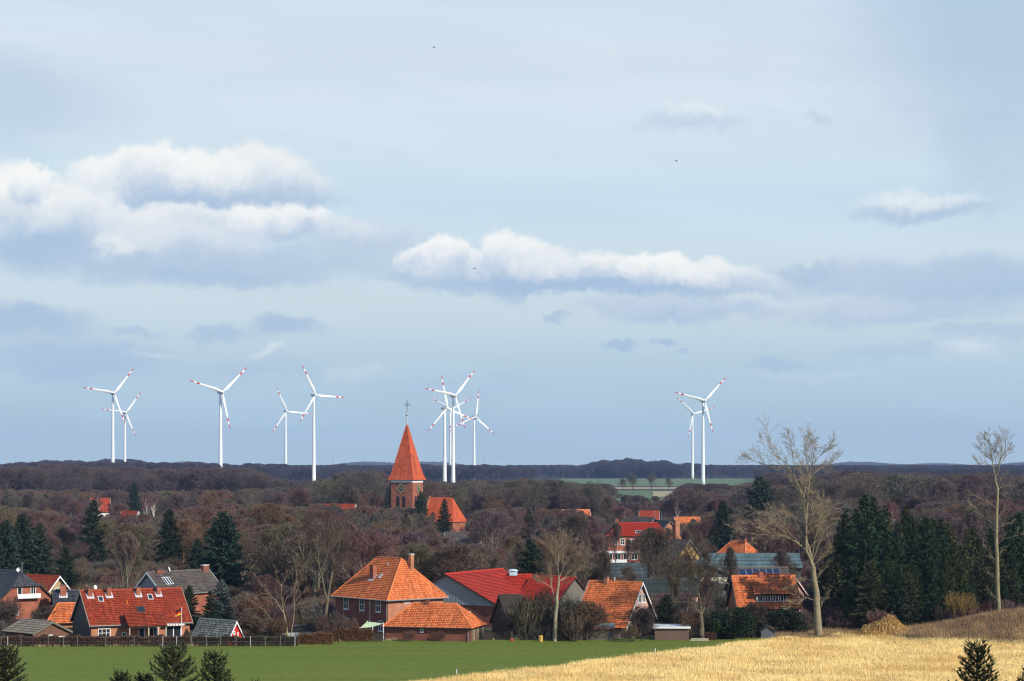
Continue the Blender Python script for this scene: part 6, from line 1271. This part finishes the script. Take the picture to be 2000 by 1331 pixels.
# ---------------------------------------------------------------- far woods (one uncountable mass) by instancing tree forms on points
def fill_tab(d): return 'near' if d < 460 else 'mid' if d < 770 else 'far'
LOTS = [(o.matrix_world if False else o, o.location.x, o.location.y) for o in bpy.data.objects if o.type == 'EMPTY' and o.get('category') in ('house', 'hall', 'church', 'shed', 'outbuilding', 'carport', 'hut')]
def in_lot(X, Y): return any((X - a) ** 2 + (Y - b) ** 2 < (8.5 if o['category'] in ('house', 'outbuilding') else 13 if o['category'] in ('hall', 'church') else 4) ** 2 for o, a, b in LOTS)
def wood(name, label, regions, keys, seed, col, smin=.85, smax=1.25, fill=None, m=None):
    r = random.Random(seed); P, S, R_ = [], [], []
    for (x0, x1, d0, d1, spacing, top) in regions:
        area = (x1 - x0) / F * (d1 * d1 - d0 * d0) / 2; n = int(area / spacing ** 2)
        for i in range(n):
            d = math.sqrt(r.uniform(d0 * d0, d1 * d1)); x = r.uniform(x0, x1); H = 17 * r.uniform(smin, smax)
            if top:
                zt = zat(ylim(x, top) + 1.8 * math.sin(x * .045) + 1.4 * math.sin(x * .11 + 1) + 1.1 * math.sin(x * .27) + abs(r.gauss(0, 1.5)), d); H = min(H * 1.2, zt) if d < 3000 else min(max(H, zt * r.uniform(.8, 1.0)), 33)
            if H < 6: continue
            if fill is not None:
                sink, lo, hmin, hmax = fill; H = min(zat(ylim(x, TOPS[fill_tab(d)]), d) - abs(r.gauss(0, 1)) * sink - .6, hmax * r.uniform(.75, 1.0))
                if H < hmin or not clear(x, d, H, H * .46, 1, lo): continue
                if in_lot((x - CX) / F * d, d): continue
            bad = False
            for (a, b, dd0, dd1) in ((1040, 1480, 2150, 3400), (1190, 1345, 1400, 2150), (650, 745, 1250, 2400), (160, 300, 1180, 1430), (885, 945, 1850, 2320)):
                if a < x < b and dd0 < d < dd1: bad = True
            if bad: continue
            P.append(((x - CX) / F * d, d, 0)); S.append(H); R_.append(r.uniform(0, 6.28))
    me = bpy.data.meshes.new(name); me.from_pydata(P, [], []); a = me.attributes.new('height', 'FLOAT', 'POINT'); a.data.foreach_set('value', S); a = me.attributes.new('turn', 'FLOAT', 'POINT'); a.data.foreach_set('value', R_)
    o = link(name, me); o['kind'] = 'stuff'; o['label'] = label; o['category'] = 'wood'
    src = bpy.data.collections.new(name + '_forms')
    for k in keys:
        t, c, H0 = VAR[k]; bm_v = []; 
        for msh, mm in ((t, BARK), (c, None)):
            pass
        nv = len(t.vertices) + len(c.vertices); co = np.empty(len(t.vertices) * 3, np.float32); t.vertices.foreach_get('co', co); co2 = np.empty(len(c.vertices) * 3, np.float32); c.vertices.foreach_get('co', co2)
        f1 = np.empty(len(t.loops), np.int32); t.loops.foreach_get('vertex_index', f1); f2 = np.empty(len(c.loops), np.int32); c.loops.foreach_get('vertex_index', f2)
        V = np.concatenate([co, co2]).reshape(-1, 3) / H0; Fc = np.concatenate([f1, f2 + len(t.vertices)]).reshape(-1, 3)
        m2 = np_mesh(name + '_form', V, Fc, m or mat(name + '_' + 'mat', col, .9, .35, .9, col2=tuple(v * 1.35 for v in col), mixscale=.5, spec=.1)); fo = bpy.data.objects.new(name + '_form', m2); src.objects.link(fo)
    ng = bpy.data.node_groups.new(name, 'GeometryNodeTree'); ng.interface.new_socket('Geometry', in_out='INPUT', socket_type='NodeSocketGeometry'); ng.interface.new_socket('Geometry', in_out='OUTPUT', socket_type='NodeSocketGeometry')
    N, L = ng.nodes, ng.links; gi = N.new('NodeGroupInput'); go = N.new('NodeGroupOutput'); m2p = N.new('GeometryNodeMeshToPoints'); L.new(gi.outputs[0], m2p.inputs[0])
    ci = N.new('GeometryNodeCollectionInfo'); ci.inputs[0].default_value = src; ci.inputs['Separate Children'].default_value = True; ci.inputs['Reset Children'].default_value = True
    ip = N.new('GeometryNodeInstanceOnPoints'); ip.inputs['Pick Instance'].default_value = True; L.new(m2p.outputs[0], ip.inputs['Points']); L.new(ci.outputs[0], ip.inputs['Instance'])
    rv = N.new('FunctionNodeRandomValue'); rv.data_type = 'INT'; rv.inputs[4].default_value = 0; rv.inputs[5].default_value = len(keys) - 1; L.new(rv.outputs[2], ip.inputs['Instance Index'])
    na = N.new('GeometryNodeInputNamedAttribute'); na.data_type = 'FLOAT'; na.inputs[0].default_value = 'height'; nb_ = N.new('GeometryNodeInputNamedAttribute'); nb_.data_type = 'FLOAT'; nb_.inputs[0].default_value = 'turn'
    wd = N.new('ShaderNodeMath'); wd.operation = 'MULTIPLY'; L.new(na.outputs[0], wd.inputs[0]); rw_ = N.new('FunctionNodeRandomValue'); rw_.data_type = 'FLOAT'; rw_.inputs[2].default_value = .95; rw_.inputs[3].default_value = 1.6; L.new(rw_.outputs[1], wd.inputs[1])
    sc_ = N.new('ShaderNodeCombineXYZ'); L.new(wd.outputs[0], sc_.inputs[0]); L.new(wd.outputs[0], sc_.inputs[1]); L.new(na.outputs[0], sc_.inputs[2])
    cx = N.new('ShaderNodeCombineXYZ'); L.new(nb_.outputs[0], cx.inputs[2]); L.new(cx.outputs[0], ip.inputs['Rotation']); L.new(sc_.outputs[0], ip.inputs['Scale']); L.new(ip.outputs[0], go.inputs[0])
    md = o.modifiers.new('instances', 'NODES'); md.node_group = ng
    return len(P)
FT = [(-400, 906), (0, 906), (40, 902), (160, 899), (230, 897), (330, 903), (480, 906), (560, 908), (640, 912), (700, 908), (900, 908), (1000, 912), (1100, 914), (1145, 906), (1160, 900), (1300, 899), (1330, 906), (1480, 911), (1600, 909), (1700, 911), (1760, 914), (2000, 913), (2400, 912)]
FN = [(-400, 912), (0, 912), (120, 908), (330, 915), (480, 914), (540, 938), (640, 940), (700, 930), (760, 930), (860, 942), (900, 942), (1000, 938), (1060, 944), (1190, 946), (1200, 968), (1320, 968), (1335, 947), (1480, 944), (1500, 926), (2000, 925), (2400, 925)]
nw = []
nw.append(wood('far_wood', 'distant bare purple-brown forest along the horizon', [(-250, 1040, 2450, 4200, 19, FT), (1480, 2250, 2450, 4200, 19, FT), (1040, 1480, 3400, 4300, 17, FT), (1140, 1340, 3360, 3600, 11, [(1100, 912), (1145, 904), (1165, 899), (1230, 897), (1300, 899), (1330, 908), (1400, 912)]), (-250, 420, 1700, 2450, 15, FT)], RO[:3] + OAK[:1], 21, (.062, .054, .070)))
nw.append(wood('middle_wood', 'bare forest between the village trees and the horizon', [(-250, 760, 1150, 1900, 15, FN), (760, 1190, 1100, 1700, 15, FN), (1190, 2250, 1050, 2300, 17, FN)], RO[:3] + OAK[:2], 22, (.085, .062, .058)))
nw.append(wood('far_conifers', 'dark conifers scattered through the distant forest', [(-250, 1040, 3600, 4300, 42, FT), (1480, 2250, 3600, 4300, 42, FT), (300, 760, 3000, 4200, 34, FT)], ['spruce0', 'spruce1'], 23, (.020, .034, .024)))
# many-coloured thicket between the single trees: every instance takes one of the twig colours
def thicket_mat():
    m = bpy.data.materials.new('thicket_twigs'); m.use_nodes = True; nt = m.node_tree; N, L = nt.nodes, nt.links; b = N['Principled BSDF']; b.inputs['Roughness'].default_value = .9; b.inputs['Specular IOR Level'].default_value = .1
    oi = N.new('ShaderNodeObjectInfo'); cr = N.new('ShaderNodeValToRGB'); cr.color_ramp.interpolation = 'CONSTANT'; L.new(oi.outputs['Random'], cr.inputs[0]); E = cr.color_ramp.elements
    cs = [PAL['purple'], PAL['brown'], PAL['red'], PAL['olive'], PAL['purple'], PAL['grey'], PAL['brown'], PAL['rust'], PAL['red'], PAL['grey']]
    while len(E) < len(cs): E.new(.5)
    for i, (e, c) in enumerate(zip(E, cs)): e.position = i / len(cs); e.color = tuple(c) + (1,)
    L.new(cr.outputs[0], b.inputs['Base Color']); return m
TH = thicket_mat()
nw.append(wood('thicket', 'mass of further bare trees filling the wood around the village', [(-60, 2060, 335, 460, 9, None), (-60, 2060, 460, 770, 9.5, None), (-60, 2060, 770, 1180, 11, None)], RO + UP + OAK[:1], 31, (.1, .07, .05), fill=(2.6, .3, 4.0, 15), m=TH))
nw.append(wood('undergrowth', 'bare scrub and young growth under the village trees', [(-60, 2060, 300, 460, 6, None), (-60, 2060, 460, 800, 8, None)], ['shrub0', 'shrub1', 'shrub2'], 32, (.1, .07, .05), fill=(1.0, .05, 1.0, 4.6), m=TH))
print('woods', nw)
# far blue ridge behind everything
def ridge():
    b = MB(); n = 700; V = []
    for i in range(n + 1):
        x = -3200 + 6400 * i / n; i_ = i; i = i * 160 / 700; px = CX + x / 7200 * F; y = 908 + 4 * math.sin(i * .33) + 2 * math.sin(i * .9 + 1) - 5 * math.exp(-((px - 1950) / 160) ** 2) - 3 * math.exp(-((px - 700) / 150) ** 2)
        i = i_; z = zat(y + rng.gauss(0, .5), 7200); V += [(x, 6300, 0), (x, 6900, z * .8), (x, 7200, max(z, 4)), (x, 8300, 0)]
    b.add(V, [(i * 4 + j, (i + 1) * 4 + j, (i + 1) * 4 + j + 1, i * 4 + j + 1) for i in range(n) for j in range(3)]); o = b.obj('wooded_ridge', mat('far_ridge', (.05, .05, .045), .95, .4, .02), smooth=True); o['kind'] = 'structure'
ridge()
# pylons and white tower on the horizon
for (x, d, yt, lab) in ((358, 4600, 886, 'far lattice pylon left of the lone wind turbine'), (650, 4600, 889, 'far lattice pylon left of the church spire'), (946, 4800, 890, 'far lattice pylon right of the turbine cluster'), (12, 4600, 884, 'far lattice pylon at the left edge')):
    o = thing('pylon', lab, 'pylon', G(x, d), .4, 'lattice pylons on the horizon'); Hp = zat(yt, d); b = MB()
    for sx in (-1, 1):
        for sy in (-1, 1): b.tube([(sx * 3.2, sy * 3.2, 0), (sx * 1.0, sy * 1.0, Hp * .6), (0, 0, Hp)], .18, 4)
    for k in range(8):
        z = Hp * k / 10; w = 3.2 * (1 - z / Hp * .9); b.tube([(-w, -w, z), (w * .9, -w, z + Hp / 10)], .12, 4); b.tube([(w, -w, z), (-w * .9, -w, z + Hp / 10)], .12, 4)
    b.obj('mast', STEEL, o)
    for z, w in ((.62, 9), (.75, 11), (.88, 7)): c = MB(); c.tube([(-w, 0, Hp * z), (0, 0, Hp * z + 1.2), (w, 0, Hp * z)], .2, 4); c.obj('cross_arm', STEEL, o)
o = thing('white_tower', 'small white tower building on the far wooded horizon at right', 'tower', G(1833, 4300), .3); b = MB(); b.box(-4, 4, -4, 4, 0, zat(918, 4300)); b.obj('wall', WHITE, o); b = MB(); z_ = zat(918, 4300); b.add([(-4.5, -4.5, z_), (4.5, -4.5, z_), (4.5, 4.5, z_), (-4.5, 4.5, z_), (0, 0, z_ + 3)], [(0, 1, 4), (1, 2, 4), (2, 3, 4), (3, 0, 4)]); b.obj('roof', LEAD, o)
# birds
for (x, y, d, lab) in ((1321, 315, 180, 'small dark bird high in the right half of the sky'), (848, 93, 200, 'tiny dark bird near the top of the sky'), (927, 525, 220, 'tiny dark bird before the middle white cloud')):
    o = thing('bird', lab, 'bird', ((x - CX) / F * d, d, zat(y, d)), .5); b = MB(); b.tube([(-.12, 0, 0), (-.05, 0, .01), (.06, 0, .01), (.14, 0, 0)], [.01, .035, .03, .005], 6); b.obj('body', DKMETAL, o)
    for sg in (-1, 1): w = MB(); w.add([(-.05, 0, .01), (.05, 0, .01), (.02, sg * .14, .07), (-.04, sg * .15, .07), (-.05, sg * .3, .02)], [(0, 1, 2, 3), (3, 2, 4)]); w.obj('wing', DKMETAL, o)

# ---------------------------------------------------------------- haze: the air between viewpoint and horizon
HAZE = 0.000055
if HAZE:
    b = MB(); b.box(-9200, 9200, -1600, 9700, -2.0, 175); o = b.obj('haze', [bpy.data.materials.new('air')]); o['kind'] = 'stuff'
    m = o.data.materials[0]; m.use_nodes = True; nt = m.node_tree; nt.nodes.clear(); pv = nt.nodes.new('ShaderNodeVolumePrincipled'); out = nt.nodes.new('ShaderNodeOutputMaterial'); nt.links.new(pv.outputs[0], out.inputs['Volume'])
    pv.inputs['Color'].default_value = (.44, .60, 1.0, 1); pv.inputs['Density'].default_value = HAZE; pv.inputs['Anisotropy'].default_value = .0
    o.display_type = 'WIRE'
